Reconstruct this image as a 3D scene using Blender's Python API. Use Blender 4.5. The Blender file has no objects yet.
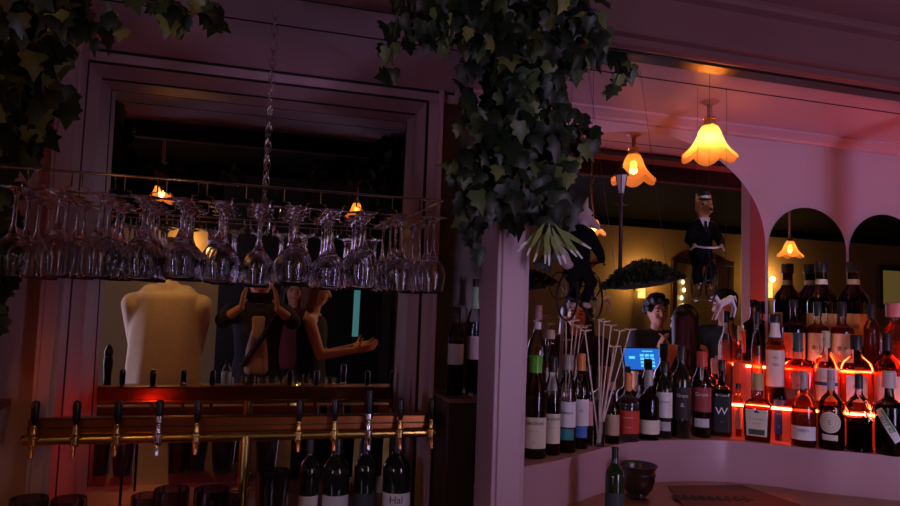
import bpy, bmesh, math, random
from mathutils import Vector, Matrix, Euler
random.seed(7)
S = bpy.context.scene
COL = S.collection
R = math.radians
# ------------------------------------------------------------------ camera
F = 670.0
CZ = 1.66
CAM = Vector((0, 0, CZ))
yaw, pitch, roll = R(16.0), R(4.3), R(2.0)
r0 = Vector((math.cos(yaw), -math.sin(yaw), 0))
fw = Vector((math.sin(yaw)*math.cos(pitch), math.cos(yaw)*math.cos(pitch), math.sin(pitch)))
u0 = r0.cross(fw)
cr = r0*math.cos(roll) + u0*math.sin(roll)
cu = u0*math.cos(roll) - r0*math.sin(roll)
cd = bpy.data.cameras.new('camera'); cam = bpy.data.objects.new('camera', cd); COL.objects.link(cam)
cd.sensor_width = 36; cd.lens = F/900*36; cd.clip_start = 0.02; cd.clip_end = 60
cam.matrix_world = Matrix(((cr.x, cu.x, -fw.x, CAM.x), (cr.y, cu.y, -fw.y, CAM.y), (cr.z, cu.z, -fw.z, CAM.z), (0, 0, 0, 1)))
S.camera = cam

def ray(px, py): return fw*F + cr*(px-450) + cu*(253-py)
def PY(px, py, Y):
    d = ray(px, py); return CAM + d*(Y/d.y)
def PZ(px, py, z):
    d = ray(px, py); return CAM + d*((z-CZ)/d.z)
WY = 2.11          # wall plane of the back bar
MY = 2.28          # mirror in the niche
TILT = R(1.6)      # the niche mirror leans its top forward a little
MN = Vector((0, -math.cos(TILT), -math.sin(TILT))); MP = Vector((0, 2.279, CZ+.03))
def VL(px, py, Y):  # seen in the niche mirror, standing at Y
    d = ray(px, py).normalized(); h = CAM + d*((MP-CAM).dot(MN)/d.dot(MN))
    r_ = d-MN*(2*d.dot(MN)); return h + r_*((Y-h.y)/r_.y)
def VR(px, py, Y):  # seen in the arched mirrors
    p = PY(px, py, 2*(WY-.006)-Y); p.y = Y; return p

# ------------------------------------------------------------------ materials
MATS = {}
def newmat(name):
    m = bpy.data.materials.new(name); m.use_nodes = True
    nt = m.node_tree; nt.nodes.clear()
    out = nt.nodes.new('ShaderNodeOutputMaterial')
    return m, nt, out
def pb(name, col, rough=.5, metal=0, trans=0, ior=1.45, noise=0, nscale=8, bump=0, emit=None, es=0, coat=0, spec=.5):
    if name in MATS: return MATS[name]
    m, nt, out = newmat(name)
    b = nt.nodes.new('ShaderNodeBsdfPrincipled')
    b.inputs['Base Color'].default_value = (*col, 1)
    b.inputs['Roughness'].default_value = rough
    b.inputs['Metallic'].default_value = metal
    b.inputs['IOR'].default_value = ior
    b.inputs['Transmission Weight'].default_value = trans
    b.inputs['Coat Weight'].default_value = coat
    b.inputs['Specular IOR Level'].default_value = spec
    if emit:
        b.inputs['Emission Color'].default_value = (*emit, 1); b.inputs['Emission Strength'].default_value = es
    if noise or bump:
        tc = nt.nodes.new('ShaderNodeTexCoord')
        n = nt.nodes.new('ShaderNodeTexNoise'); n.inputs['Scale'].default_value = nscale; n.inputs['Detail'].default_value = 6
        nt.links.new(tc.outputs['Object'], n.inputs['Vector'])
        if noise:
            mx = nt.nodes.new('ShaderNodeMix'); mx.data_type = 'RGBA'
            mx.inputs[6].default_value = (*[c*(1-noise) for c in col], 1)
            mx.inputs[7].default_value = (*[min(1, c*(1+noise)) for c in col], 1)
            nt.links.new(n.outputs['Fac'], mx.inputs[0]); nt.links.new(mx.outputs[2], b.inputs['Base Color'])
        if bump:
            bp = nt.nodes.new('ShaderNodeBump'); bp.inputs['Strength'].default_value = bump; bp.inputs['Distance'].default_value = .004
            nt.links.new(n.outputs['Fac'], bp.inputs['Height']); nt.links.new(bp.outputs['Normal'], b.inputs['Normal'])
    nt.links.new(b.outputs[0], out.inputs[0])
    MATS[name] = m; return m
def emis(name, col, s):
    if name in MATS: return MATS[name]
    m, nt, out = newmat(name)
    e = nt.nodes.new('ShaderNodeEmission'); e.inputs[0].default_value = (*col, 1); e.inputs[1].default_value = s
    nt.links.new(e.outputs[0], out.inputs[0]); MATS[name] = m; return m
def mirror_mat():
    m, nt, out = newmat('mirror_silver')
    g = nt.nodes.new('ShaderNodeBsdfGlossy'); g.inputs['Color'].default_value = (.80, .79, .78, 1); g.inputs['Roughness'].default_value = 0.0
    nt.links.new(g.outputs[0], out.inputs[0]); return m
def thin_glass(name, tint, gloss=1.0, rough=.02):
    """bottle glass: see-through, tinted, with a Fresnel reflection"""
    if name in MATS: return MATS[name]
    m, nt, out = newmat(name)
    t = nt.nodes.new('ShaderNodeBsdfTransparent'); t.inputs[0].default_value = (*tint, 1)
    g = nt.nodes.new('ShaderNodeBsdfGlossy'); g.inputs['Roughness'].default_value = rough
    lw = nt.nodes.new('ShaderNodeFresnel'); lw.inputs[0].default_value = 1.5
    mu = nt.nodes.new('ShaderNodeMath'); mu.operation = 'MULTIPLY'; mu.inputs[1].default_value = gloss; mu.use_clamp = True
    mx = nt.nodes.new('ShaderNodeMixShader')
    nt.links.new(lw.outputs[0], mu.inputs[0]); nt.links.new(mu.outputs[0], mx.inputs[0])
    nt.links.new(t.outputs[0], mx.inputs[1]); nt.links.new(g.outputs[0], mx.inputs[2]); nt.links.new(mx.outputs[0], out.inputs[0])
    MATS[name] = m; return m
def glassm(name, col, rough=0, ior=1.45):
    if name in MATS: return MATS[name]
    m, nt, out = newmat(name)
    g = nt.nodes.new('ShaderNodeBsdfGlass'); g.inputs['Color'].default_value = (*col, 1); g.inputs['Roughness'].default_value = rough; g.inputs['IOR'].default_value = ior
    nt.links.new(g.outputs[0], out.inputs[0]); MATS[name] = m; return m
def shade_mat():
    m, nt, out = newmat('frosted_amber_glass')
    t = nt.nodes.new('ShaderNodeBsdfTranslucent'); t.inputs[0].default_value = (1, .42, .12, 1)
    d = nt.nodes.new('ShaderNodeBsdfDiffuse'); d.inputs[0].default_value = (.9, .42, .14, 1)
    tr = nt.nodes.new('ShaderNodeBsdfTransparent'); tr.inputs[0].default_value = (1, .55, .2, 1)
    a = nt.nodes.new('ShaderNodeMixShader'); a.inputs[0].default_value = .25
    b = nt.nodes.new('ShaderNodeMixShader'); b.inputs[0].default_value = .10
    nt.links.new(t.outputs[0], a.inputs[1]); nt.links.new(d.outputs[0], a.inputs[2])
    nt.links.new(a.outputs[0], b.inputs[1]); nt.links.new(tr.outputs[0], b.inputs[2])
    nt.links.new(b.outputs[0], out.inputs[0]); return m

PINK = pb('pink_paint', (.52, .34, .40), .42, noise=.06, nscale=5, bump=.06)
PINKC = pb('pink_ceiling_paint', (.52, .36, .43), .38, noise=.05, nscale=3, bump=.05)
GAP = pb('dark_gap', (.02, .012, .015), .9)
TAN = pb('tan_wall_paint', (.50, .36, .16), .8, noise=.08, nscale=3, bump=.05)
BLACKP = pb('black_ceiling_paint', (.005, .004, .004), .9, noise=.1, spec=.1)
FLOORM = pb('dark_floor_boards', (.05, .03, .022), .45, noise=.3, nscale=6, bump=.1)
WOODC = pb('counter_wood', (.30, .13, .06), .32, noise=.3, nscale=14, bump=.05)
DARKW = pb('dark_wood', (.05, .025, .018), .4, noise=.3, nscale=10)
BRASS = pb('brass', (.72, .50, .16), .25, 1, noise=.12, nscale=20)
COPPER = pb('copper', (.30, .10, .035), .3, 1, noise=.15, nscale=20)
STEEL = pb('steel', (.62, .60, .62), .22, 1, noise=.08, nscale=30)
CHROME = pb('chrome', (.8, .8, .82), .08, 1)
BLACK = pb('black_plastic', (.012, .011, .012), .28)
RUBBER = pb('black_rubber', (.02, .018, .018), .7)
MIRROR = mirror_mat()
SHADE = shade_mat()
WINE = glassm('clear_glass', (.97, .97, .98), 0, 1.48)
CLEAR = thin_glass('clear_bottle_glass', (.90, .90, .90), 1.3)
GREENG = thin_glass('green_bottle_glass', (.10, .22, .07), 1.3)
DARKG = pb('dark_bottle_glass', (.010, .012, .010), .06, coat=.5)
LEAF = None
BULB = emis('bulb_glow', (1, .62, .22), 40)
LEDR = emis('red_led', (1, .085, .022), 75)

# ------------------------------------------------------------------ mesh builder
class MB:
    def __init__(s): s.v = []; s.f = []
    def add(s, vs, fs):
        o = len(s.v); s.v += [tuple(v) for v in vs]; s.f += [tuple(i+o for i in f) for f in fs]; return s
    def box(s, x0, x1, y0, y1, z0, z1):
        return s.add([(x0,y0,z0),(x1,y0,z0),(x1,y1,z0),(x0,y1,z0),(x0,y0,z1),(x1,y0,z1),(x1,y1,z1),(x0,y1,z1)],
                     [(0,3,2,1),(4,5,6,7),(0,1,5,4),(1,2,6,5),(2,3,7,6),(3,0,4,7)])
    def lathe(s, prof, n=24, ex=2.0, c=(0,0,0), sx=1, sy=1, twist=None, rib=0, nr=0):
        """prof: (r, z) list, closes at r = 0 ends; ex > 2 squares the section"""
        vs = []; fs = []
        rows = []
        for (r, z) in prof:
            if r < 1e-6: rows.append([len(vs)]); vs.append((c[0], c[1], c[2]+z)); continue
            row = []
            for k in range(n):
                a = 2*math.pi*k/n + (twist(z) if twist else 0)
                ca, sa = math.cos(a), math.sin(a)
                q = (abs(ca)**ex+abs(sa)**ex)**(-1/ex)
                rr = r*q
                if rib: rr *= 1+rib*math.cos(nr*2*math.pi*k/n)
                row.append(len(vs)); vs.append((c[0]+rr*ca*sx, c[1]+rr*sa*sy, c[2]+z))
            rows.append(row)
        for a, b in zip(rows[:-1], rows[1:]):
            if len(a) == 1 and len(b) == 1: continue
            if len(a) == 1:
                for k in range(n): fs.append((a[0], b[(k+1) % n], b[k]))
            elif len(b) == 1:
                for k in range(n): fs.append((a[k], a[(k+1) % n], b[0]))
            else:
                for k in range(n): fs.append((a[k], a[(k+1) % n], b[(k+1) % n], b[k]))
        return s.add(vs, fs)
    def tube(s, pts, r, n=8, cap=True):
        pts = [Vector(p) for p in pts]; rs = r if isinstance(r, (list, tuple)) else [r]*len(pts)
        vs = []; fs = []; prev = None
        for i, p in enumerate(pts):
            d = (pts[min(i+1, len(pts)-1)]-pts[max(i-1, 0)])
            d = d.normalized() if d.length > 1e-9 else Vector((0, 0, 1))
            if prev is None:
                h = Vector((0, 0, 1)) if abs(d.z) < .9 else Vector((1, 0, 0)); e = d.cross(h).normalized()
            else:
                e = prev - d*prev.dot(d); e = e.normalized() if e.length > 1e-6 else d.orthogonal().normalized()
            prev = e; g = d.cross(e)
            for k in range(n):
                a = 2*math.pi*k/n; vs.append(p+e*math.cos(a)*rs[i]+g*math.sin(a)*rs[i])
        for i in range(len(pts)-1):
            for k in range(n): fs.append((i*n+k, i*n+(k+1) % n, (i+1)*n+(k+1) % n, (i+1)*n+k))
        if cap:
            fs.append(tuple(range(n-1, -1, -1))); o = (len(pts)-1)*n; fs.append(tuple(o+k for k in range(n)))
        return s.add(vs, fs)
    def ell(s, c, rx, ry, rz, n=16, m=10, rot=None):
        vs = []; fs = []; c = Vector(c)
        rows = []
        for j in range(m+1):
            t = math.pi*j/m
            if j in (0, m): rows.append([len(vs)]); vs.append(Vector((0, 0, rz*math.cos(t)))); continue
            row = []
            for k in range(n):
                a = 2*math.pi*k/n; row.append(len(vs)); vs.append(Vector((rx*math.sin(t)*math.cos(a), ry*math.sin(t)*math.sin(a), rz*math.cos(t))))
            rows.append(row)
        if rot is not None: vs = [rot @ v for v in vs]
        vs = [v+c for v in vs]
        for a, b in zip(rows[:-1], rows[1:]):
            if len(a) == 1:
                for k in range(n): fs.append((a[0], b[k], b[(k+1) % n]))
            elif len(b) == 1:
                for k in range(n): fs.append((a[k], b[0], a[(k+1) % n]))
            else:
                for k in range(n): fs.append((a[k], b[k], b[(k+1) % n], a[(k+1) % n]))
        return s.add(vs, fs)
    def cone(s, a, b, ra, rb, n=12):
        """rounded tapered limb"""
        a = Vector(a); b = Vector(b)
        s.tube([a, b], [ra, rb], n); s.ell(a, ra, ra, ra, n, 8); s.ell(b, rb, rb, rb, n, 8); return s
    def torus(s, c, R_, r, axis='y', n=40, m=8, sx=1, rot=None):
        vs = []; fs = []
        for i in range(n):
            a = 2*math.pi*i/n
            for j in range(m):
                b = 2*math.pi*j/m; q = R_+r*math.cos(b)
                p = Vector((q*math.cos(a)*sx, r*math.sin(b), q*math.sin(a)))
                if axis == 'z': p = Vector((p.x, p.z, p.y))
                if axis == 'x': p = Vector((p.y, p.x, p.z))
                if rot is not None: p = rot @ p
                vs.append(p+Vector(c))
        for i in range(n):
            for j in range(m): fs.append((i*m+j, ((i+1) % n)*m+j, ((i+1) % n)*m+(j+1) % m, i*m+(j+1) % m))
        return s.add(vs, fs)
    def mesh(s, name):
        me = bpy.data.meshes.new(name); me.from_pydata(s.v, [], s.f); me.update(); return me
    def build(s, name, mat, parent=None, smooth=40, bevel=0):
        me = s.mesh(name)
        bm = bmesh.new(); bm.from_mesh(me); bmesh.ops.recalc_face_normals(bm, faces=bm.faces); bm.to_mesh(me); bm.free()
        if smooth:
            me.polygons.foreach_set('use_smooth', [True]*len(me.polygons)); me.set_sharp_from_angle(angle=R(smooth))
        o = bpy.data.objects.new(name, me); COL.objects.link(o)
        if mat: me.materials.append(mat)
        if parent: o.parent = parent
        if bevel:
            b = o.modifiers.new('bevel', 'BEVEL'); b.width = bevel; b.segments = 2; b.limit_method = 'ANGLE'
        return o
def tag(o, label=None, cat=None, group=None, kind=None):
    if label: o['label'] = label
    if cat: o['category'] = cat
    if group: o['group'] = group
    if kind: o['kind'] = kind
    return o
def empty(name, loc, rz=0, label=None, cat=None, group=None):
    o = bpy.data.objects.new(name, None); o.empty_display_size = .05; COL.objects.link(o); o.location = loc; o.rotation_euler.z = rz
    return tag(o, label, cat, group)
def copy_tree(o, parent=None):
    c = o.copy(); COL.objects.link(c)
    if parent: c.parent = parent
    for ch in list(o.children): copy_tree(ch, c)
    return c
def struct(o): o['kind'] = 'structure'; return o
def text_mesh(body, size, extrude=.0002):
    cu_ = bpy.data.curves.new('lettering', 'FONT'); cu_.body = body; cu_.size = size; cu_.align_x = 'CENTER'; cu_.align_y = 'CENTER'; cu_.extrude = extrude
    o = bpy.data.objects.new('lettering', cu_); COL.objects.link(o)
    dg = bpy.context.evaluated_depsgraph_get(); me = bpy.data.meshes.new_from_object(o.evaluated_get(dg))
    bpy.data.objects.remove(o); bpy.data.curves.remove(cu_); me.name = 'lettering'; return me
def lettering(body, size, mat, parent, fn):
    """fn maps flat text (u, v, w) to the surface it is printed on"""
    me = text_mesh(body, size); me.materials.clear(); me.materials.append(mat)
    for v in me.vertices: v.co = fn(v.co.x, v.co.y, v.co.z)
    o = bpy.data.objects.new('lettering', me); COL.objects.link(o); o.parent = parent; return o

# ------------------------------------------------------------------ setting
CEIL = CZ+.70
NX0, NX1 = PY(68, 340, 2.11).x, PY(416, 385, 2.11).x                    # niche opening
PX0_ = .60
HZ = PY(240, 80, WY).z                     # underside of the niche header
CT = CZ-.672                               # back counter top
SH = CZ-.435
CR = CZ-.575                              # counter before the curved shelf
XL, XR, YB, RC = -3.0, 10.0, -3.2, CZ+1.14
m = MB(); m.box(XL, XR, YB, 2.5, -.06, 0); struct(m.build('floor', FLOORM))
m = MB(); m.box(XL, XR, YB, 1.22, RC, RC+.06); struct(m.build('ceiling', BLACKP))
m = MB()
for a, b in ((1.395, 1.736), (1.745, 2.30)):
    m.box(XL, XR, a, b, CEIL, CEIL+.02)
struct(m.build('ceiling.001', PINKC))
m = MB(); m.box(XL, XR, 1.395, 2.35, CEIL+.02, CEIL+.05); struct(m.build('ceiling.002', GAP))
m = MB(); m.box(XL, NX0, WY, MY+.02, 0, CEIL); m.box(NX1, XR, WY, MY+.02, 0, CEIL); m.box(NX0, NX1, WY, MY+.02, HZ, CEIL); m.box(NX0, NX1, WY, MY+.02, 0, CT+.02)
m.box(XL, XR, MY+.02, MY+.10, 0, CEIL)
struct(m.build('wall_back', PINK))
m = MB(); m.box(XL, XR, YB-.1, YB, 0, RC); struct(m.build('wall_front', TAN))
m = MB(); m.box(XL-.1, XL, YB, 2.4, 0, RC); struct(m.build('wall_left', TAN))
m = MB(); m.box(XR, XR+.1, YB, 2.4, 0, RC); struct(m.build('wall_right', TAN))
# black frieze of the room above the tan wall: the ceiling colour comes down a hand's width
m = MB(); m.box(XL, XR, YB, YB+.012, RC-.10, RC); fzz = VL(186, 228, YB).z; m.box(XL, 1.9, YB, YB+.012, fzz, RC-.1001); struct(m.build('trim_1', BLACKP))
m = MB(); m.box(1.05, 1.28, -.75, -.60, 0, RC); struct(m.build('added_shade_post', BLACKP))  # unseen post added to keep violet light off the niche's left side
# niche casing: flat boards with thin shadow joints
m = MB(); cw = .050
m.box(NX0-cw, NX0-.004, WY-.010, WY, CT, HZ+.002); m.box(NX1+.004, NX1+cw, WY-.010, WY, CT, HZ+.002)
m.box(NX1+cw-.010, NX1+cw+.004, WY-.022, WY, CT, CEIL)
struct(m.build('trim_2', PINK, bevel=.003))
m = MB()
m.box(XL, XR, 1.736, 1.745, CEIL-.0006, CEIL+.019); m.box(XL, PX0_, WY-.005, WY, CEIL-.007, CEIL); m.box(NX0-.004, NX1+.004, WY-.004, WY+.002, HZ-.0005, HZ+.006)
m.box(NX0-.008, NX0+.001, WY-.0115, WY+.002, CT, HZ); m.box(NX1-.001, NX1+.006, WY-.0115, WY+.002, CT, HZ)
m.box(NX0+.004, NX1-.004, MY-.026, MY-.020, HZ-.0025, HZ-.0003)
struct(m.build('trim_7', GAP))
# pilaster left of the niche, and the posts of the alcove
def post(x0, x1, y0, y1, zb):
    m = MB(); m.box(x0, x1, y0, y1, zb, CEIL); m.box(x0+.012, x1-.012, y0-.006, y0, zb, CEIL)
    return m
struct(post(PY(36, 340, 2.03).x, PY(60, 340, 2.03).x, 2.03, WY, CT).build('column_left', PINK, bevel=.003))
PX0 = PY(495, 350, 1.70).x; PX1 = PY(527.5, 350, 1.70).x
struct(post(PX0, PX1, 1.70, 1.84, CR).build('column_middle', PINK, bevel=.003))
cxr = PY(908, 250, 1.73).x
struct(post(cxr, cxr+.09, 1.67, 1.73, SH).build('column_right', PINK, bevel=.003))
# crown at the alcove's wall
m = MB()
prof = [(2.112, CEIL-.03), (2.095, CEIL-.03), (2.085, CEIL-.022), (2.06, CEIL-.012), (2.045, CEIL-.008), (2.045, CEIL+.001), (2.112, CEIL+.001)]
def extr(prof, x0, x1):
    m = MB(); n = len(prof)
    m.add([(x0, y, z) for y, z in prof]+[(x1, y, z) for y, z in prof], [(i, (i+1) % n, n+(i+1) % n, n+i) for i in range(n)]+[tuple(range(n)), tuple(range(2*n-1, n-1, -1))])
    return m
struct(extr(prof, .60, 4.0).build('trim_3', PINK, smooth=0))
# canopy fascia with stepped mouldings
b = CEIL-.075
prof = [(1.40, CEIL+.03), (1.40, b), (1.385, b-.004), (1.37, b), (1.37, b+.016), (1.352, b+.02), (1.345, b+.028), (1.34, b+.11), (1.322, b+.118), (1.316, b+.126), (1.316, b+.136), (1.30, b+.142), (1.27, b+.158), (1.25, b+.18), (1.245, b+.192), (1.22, b+.196), (1.22, RC), (1.40, RC)]
struct(extr(prof, XL, XR).build('trim_4', pb('burgundy_paint', (.13, .055, .062), .4, noise=.08, nscale=5), smooth=25))
m = MB(); m.box(XL, XR, 1.4005, 1.412, CEIL-.073, CEIL-.0005); struct(m.build('trim_6', GAP))
# dark slot track on the alcove ceiling
t = extr([(1.56, CEIL-.012), (1.615, CEIL-.012), (1.615, CEIL), (1.56, CEIL)], .80, 3.2).build('ceiling_track', BLACK, bevel=.002)
tag(t, 'long black track on the pink alcove ceiling behind the stepped fascia', 'track')

# back counter
BWY = WY-.004
m = MB(); m.box(XL+.01, PX0+.03, 1.42, BWY, CT-.04, CT)
tag(m.build('back_counter', WOODC, bevel=.004), 'brown wooden back bar counter under the beer taps', 'counter')
m = MB(); m.box(XL+.01, PX0+.03, 1.47, BWY, .001, CT-.041)
tag(m.build('back_bar_cabinet', DARKW), 'dark wooden cabinet carrying the counter under the beer taps', 'cabinet')
m = MB(); m.box(PX0+.032, 4.2, 1.34, BWY, CR-.04, CR)
tag(m.build('back_counter', WOODC, bevel=.004), 'raised brown counter in front of the curved pink bottle shelf', 'counter')
m = MB(); m.box(PX0+.032, 4.2, 1.40, BWY, .001, CR-.041)
tag(m.build('back_bar_cabinet', DARKW), 'dark wooden cabinet carrying the raised counter before the curved shelf', 'cabinet')

# mirrors
def slab_prism(outline, y0, y1):
    n = len(outline); m = MB()
    m.add([(x, y0, z) for x, z in outline]+[(x, y1, z) for x, z in outline], [tuple(range(n)), tuple(range(2*n-1, n-1, -1))]+[(i, n+i, n+(i+1) % n, (i+1) % n) for i in range(n)])
    return m
m = slab_prism([(NX0, CT+.021-MP.z), (NX1, CT+.021-MP.z), (NX1, HZ-.001-MP.z), (NX0, HZ-.001-MP.z)], 0, .004)
m.v = [(x, MP.y+y*math.cos(TILT)-z*math.sin(TILT), MP.z+z*math.cos(TILT)+y*math.sin(TILT)) for x, y, z in m.v]
tag(m.build('wall_mirror', MIRROR, smooth=0), 'large rectangular mirror in the pink niche behind the glass rack', 'mirror')
def arch(x0, x1, z0, zs, zt):
    cx, a = (x0+x1)/2, (x1-x0)/2
    return [(x0, z0)]+[(x1, z0)]+[(cx+a*math.cos(t), zs+(zt-zs)*math.sin(t)) for t in [math.pi*i/40 for i in range(41)]]
AX0, AX1 = PY(512, 230, WY).x, PY(764, 240, WY).x
m = slab_prism(arch(AX0, AX1, SH+.001, PY(764, 245, WY).z, PY(650, 133, WY).z), WY-.006, WY)
tag(m.build('arched_mirror', MIRROR, smooth=0), 'widest arched mirror, behind the hanging lamp and the bicycle riders', 'mirror', 'arched mirrors of the alcove')
x0, x1 = PY(767, 240, WY).x, PY(845, 250, WY).x
m = slab_prism(arch(x0, x1, SH+.001, PY(805, 250, WY).z, PY(806, 208, WY).z), WY-.006, WY)
tag(m.build('arched_mirror', MIRROR, smooth=0), 'narrow arched mirror with one small lamp reflected, right of the widest arch', 'mirror', 'arched mirrors of the alcove')
m = slab_prism(arch(x1+.012, x1+.012+(x1-x0), SH+.001, PY(805, 250, WY).z, PY(806, 208, WY).z), WY-.006, WY)
tag(m.build('arched_mirror', MIRROR, smooth=0), 'arched mirror cut by the right edge, behind the fat stoppered decanter', 'mirror', 'arched mirrors of the alcove')
m = MB(); m.box(NX1+cw+.006, AX0-.03, WY-.012, WY-.0005, CR, CEIL-.04); struct(m.build('trim_5', DARKW))

# curved bottle shelf: front edge traced on the shelf level
edge_px = [(523, 467), (540, 464), (560, 460), (589, 452), (610, 446.5), (632, 442), (660, 440.5), (690, 440), (720, 440.5), (740, 441.7), (780, 445), (820, 449.7), (860, 453), (900, 456.5)]
edge = [PZ(x, y, SH) for x, y in edge_px]
edge = [(p.x, p.y) for p in edge]
edge[0] = (PX1, edge[0][1])
edge += [(2.06, 1.65), (2.22, 1.65), (2.34, 1.74), (2.5, 1.80), (2.9, 1.82)]
def smooth_line(pts, k=6):
    out = []
    for i in range(len(pts)-1):
        p0 = Vector(pts[max(i-1, 0)]); p1 = Vector(pts[i]); p2 = Vector(pts[i+1]); p3 = Vector(pts[min(i+2, len(pts)-1)])
        for j in range(k):
            t = j/k; out.append(tuple(.5*((2*p1)+(p2-p0)*t+(2*p0-5*p1+4*p2-p3)*t*t+(3*p1-p0-3*p2+p3)*t**3)))
    return out+[tuple(pts[-1])]
E = smooth_line(edge)
def shelf_slab(line, yb, z0, z1, inset=0):
    m = MB(); n = len(line)
    vs = []
    for x, y in line: vs.append((x, min(y+inset, yb-.004), z0))
    for x, y in line: vs.append((x, min(y+inset, yb-.004), z1))
    for x, y in line: vs.append((x, yb, z0))
    for x, y in line: vs.append((x, yb, z1))
    fs = []
    for i in range(n-1):
        fs += [(i, i+1, n+i+1, n+i), (n+i, n+i+1, 3*n+i+1, 3*n+i), (i+1, i, 2*n+i, 2*n+i+1), (2*n+i+1, 2*n+i, 3*n+i, 3*n+i+1)]
    fs += [(0, n, 3*n, 2*n), (n-1, 2*n+n-1, 3*n+n-1, n+n-1)]
    return m.add(vs, fs)
root = empty('bottle_shelf', (0, 0, 0), 0, 'pink curved shelf stepping back between the posts, full of spirit bottles', 'shelf')
SHM = pb('pink_gloss_paint', (.50, .30, .35), .24, noise=.06, nscale=5, bump=.04, coat=.2)
shelf_slab(E, WY-.0065, CR+.0005, SH-.014, .006).build('riser', SHM, root)
shelf_slab(E, WY-.0065, SH-.014, SH).build('top', SHM, root)
T2, T3 = CZ-.315, CZ-.182
RBS = pb('red_brown_shelf', (.22, .09, .08), .35, noise=.1)
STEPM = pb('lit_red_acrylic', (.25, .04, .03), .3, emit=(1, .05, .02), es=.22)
def tier(x_from, off, z_lo, z_hi, name):
    ln = [(x, y+off) for x, y in E if x >= x_from]
    return ln, shelf_slab(ln, WY-.0065, z_lo, z_hi).build(name, STEPM, root)
ln2, _ = tier(1.60, .105, SH, T2, 'step')
ln3, _ = tier(1.70, .20, T2, T3, 'step')
def led(line, z, name):
    n = len(line); pts = [(x, y-.004, z) for x, y in line if y < WY-.03]
    o = MB().tube(pts, .0042, 6).build(name, LEDR, root); o['label'] = 'glowing red light strip'; return o
led(ln2, T2-.008, 'light_strip'); led(ln3, T3-.008, 'light_strip')
# small step in the shade at the left end
ln1 = [(x, y+.13) for x, y in E if .72 < x < 1.05]
shelf_slab(ln1, WY-.0065, SH, SH+.07).build('step', pb('red_brown_shelf', (0, 0, 0)), root)

# ------------------------------------------------------------------ lamps
def make_lamp(loc, stem_top, label, bent=None, power=3, hue=(1, .50, .17)):
    """loc: rim of the shade; stem_top: height above it"""
    root = empty('pendant_lamp', loc, 0, label, 'lamp', 'flower shaded pendant lamps')
    k = 30; m = MB(); vs = []; fs = []
    prof = [(.021, .105), (.027, .100), (.034, .086), (.040, .068), (.049, .048), (.061, .030), (.075, .014), (.088, .001)]
    for i, (r, z) in enumerate(prof):
        w = (i/(len(prof)-1))**3
        for j in range(k*2):
            a = math.pi*j/k; pet = abs(math.cos(3*a))
            vs.append(((r*(1+.05*w*(pet-.5)))*math.cos(a), (r*(1+.05*w*(pet-.5)))*math.sin(a), z-.022*w*(pet-.4)))
    n = 2*k
    for i in range(len(prof)-1):
        for j in range(n): fs.append((i*n+j, i*n+(j+1) % n, (i+1)*n+(j+1) % n, (i+1)*n+j))
    m.add(vs, fs); sh = m.build('lamp_shade', SHADE, root, smooth=60); sh['label'] = 'glowing amber petal shade'
    MB().ell((0, 0, .062), .014, .014, .019, 12, 8).build('bulb', BULB, root)
    MB().lathe([(0, .103), (.022, .103), (.023, .108), (.019, .114), (.019, .124), (.023, .127), (.018, .133), (0, .133)], 20).build('collar', BRASS, root)
    if bent: MB().tube(bent, .006, 8).build('stem', pb('painted_stem', (.42, .20, .12), .4), root)
    else:
        m = MB().tube([(0, 0, .13), (0, 0, stem_top)], .0085, 12); m.lathe([(0, stem_top-.012), (.012, stem_top-.012), (.03, stem_top-.002), (.03, stem_top)], 20)
        m.build('stem', pb('painted_stem', (.42, .20, .12), .4), root)
    ld = bpy.data.lights.new('lamp_light', 'POINT'); ld.energy = power; ld.color = hue; ld.shadow_soft_size = .016
    lo = bpy.data.objects.new('lamp_light', ld); COL.objects.link(lo); lo.parent = root; lo.location = (0, 0, .040)
    return root
lp = PY(709.5, 157, 1.87)
make_lamp(lp, CEIL-lp.z, 'glowing amber lamp on a short stem under the alcove ceiling', power=2.7)
def reflamp(f, px, py, Y, label, bent=None, power=3):
    p = f(px, py, Y); make_lamp(p, min(.62, RC-p.z) if p.z > 0 else .5, label, bent, power); return p
L1 = VL(161, 201, .36)
make_lamp(L1, RC-L1.z, 'amber pendant lamp over the front bar, seen in the niche mirror above the cream shirt', power=7)
L2 = VL(356, 217, -.55)
make_lamp(L2, RC-L2.z, 'amber pendant lamp over the tables, in the niche mirror above the auburn haired person', power=3)
L3 = VR(594, 234, -.21)
zz = RC-.01-L3.z
make_lamp(L3, .3, 'amber lamp on a bent swan neck arm, seen in the arched mirror', power=2.5,
          bent=[(0, 0, .13), (-.02, 0, .25), (-.03, 0, .36), (.0, 0, .44), (.06, 0, .50), (.16, 0, .545), (.30, 0, .56), (.32, 0, zz)])
L4 = VR(790, 256, .34)
make_lamp(L4, RC-L4.z, 'small amber pendant lamp, seen in the narrow arched mirror', power=2.5)

# ------------------------------------------------------------------ glass rack
RY0, RY1 = 1.65, 2.0
RZ = PY(240, 185, RY0).z
RXL, RXR = PY(-30, 162, RY0).x, PY(443, 203, RY0).x
rack = empty('glass_rack', (0, RY0, RZ), 0, 'chrome wire hanging rack for upside down wine glasses on a chain', 'rack')
def loc(p): return (p[0], p[1]-RY0, p[2]-RZ)
MB().tube([(RXL, 0, 0), (RXR, 0, 0)], .0032, 10).build('front_rail', CHROME, rack)
MB().tube([(RXL, RY1-RY0, 0), (RXR, RY1-RY0, 0)], .0032, 10).build('rear_rail', CHROME, rack)
for xx in (RXL+.004, RXR-.004): MB().tube([(xx, 0, 0), (xx, RY1-RY0, 0)], .003, 8).build('side_rail', CHROME, rack)
colpx = [14, 56, 100, 142, 183, 222, 261, 297, 333, 368, 404, 437]
cx_ = [PY(p, 212, RY0+.03).x for p in colpx]
HD = .042
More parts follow.
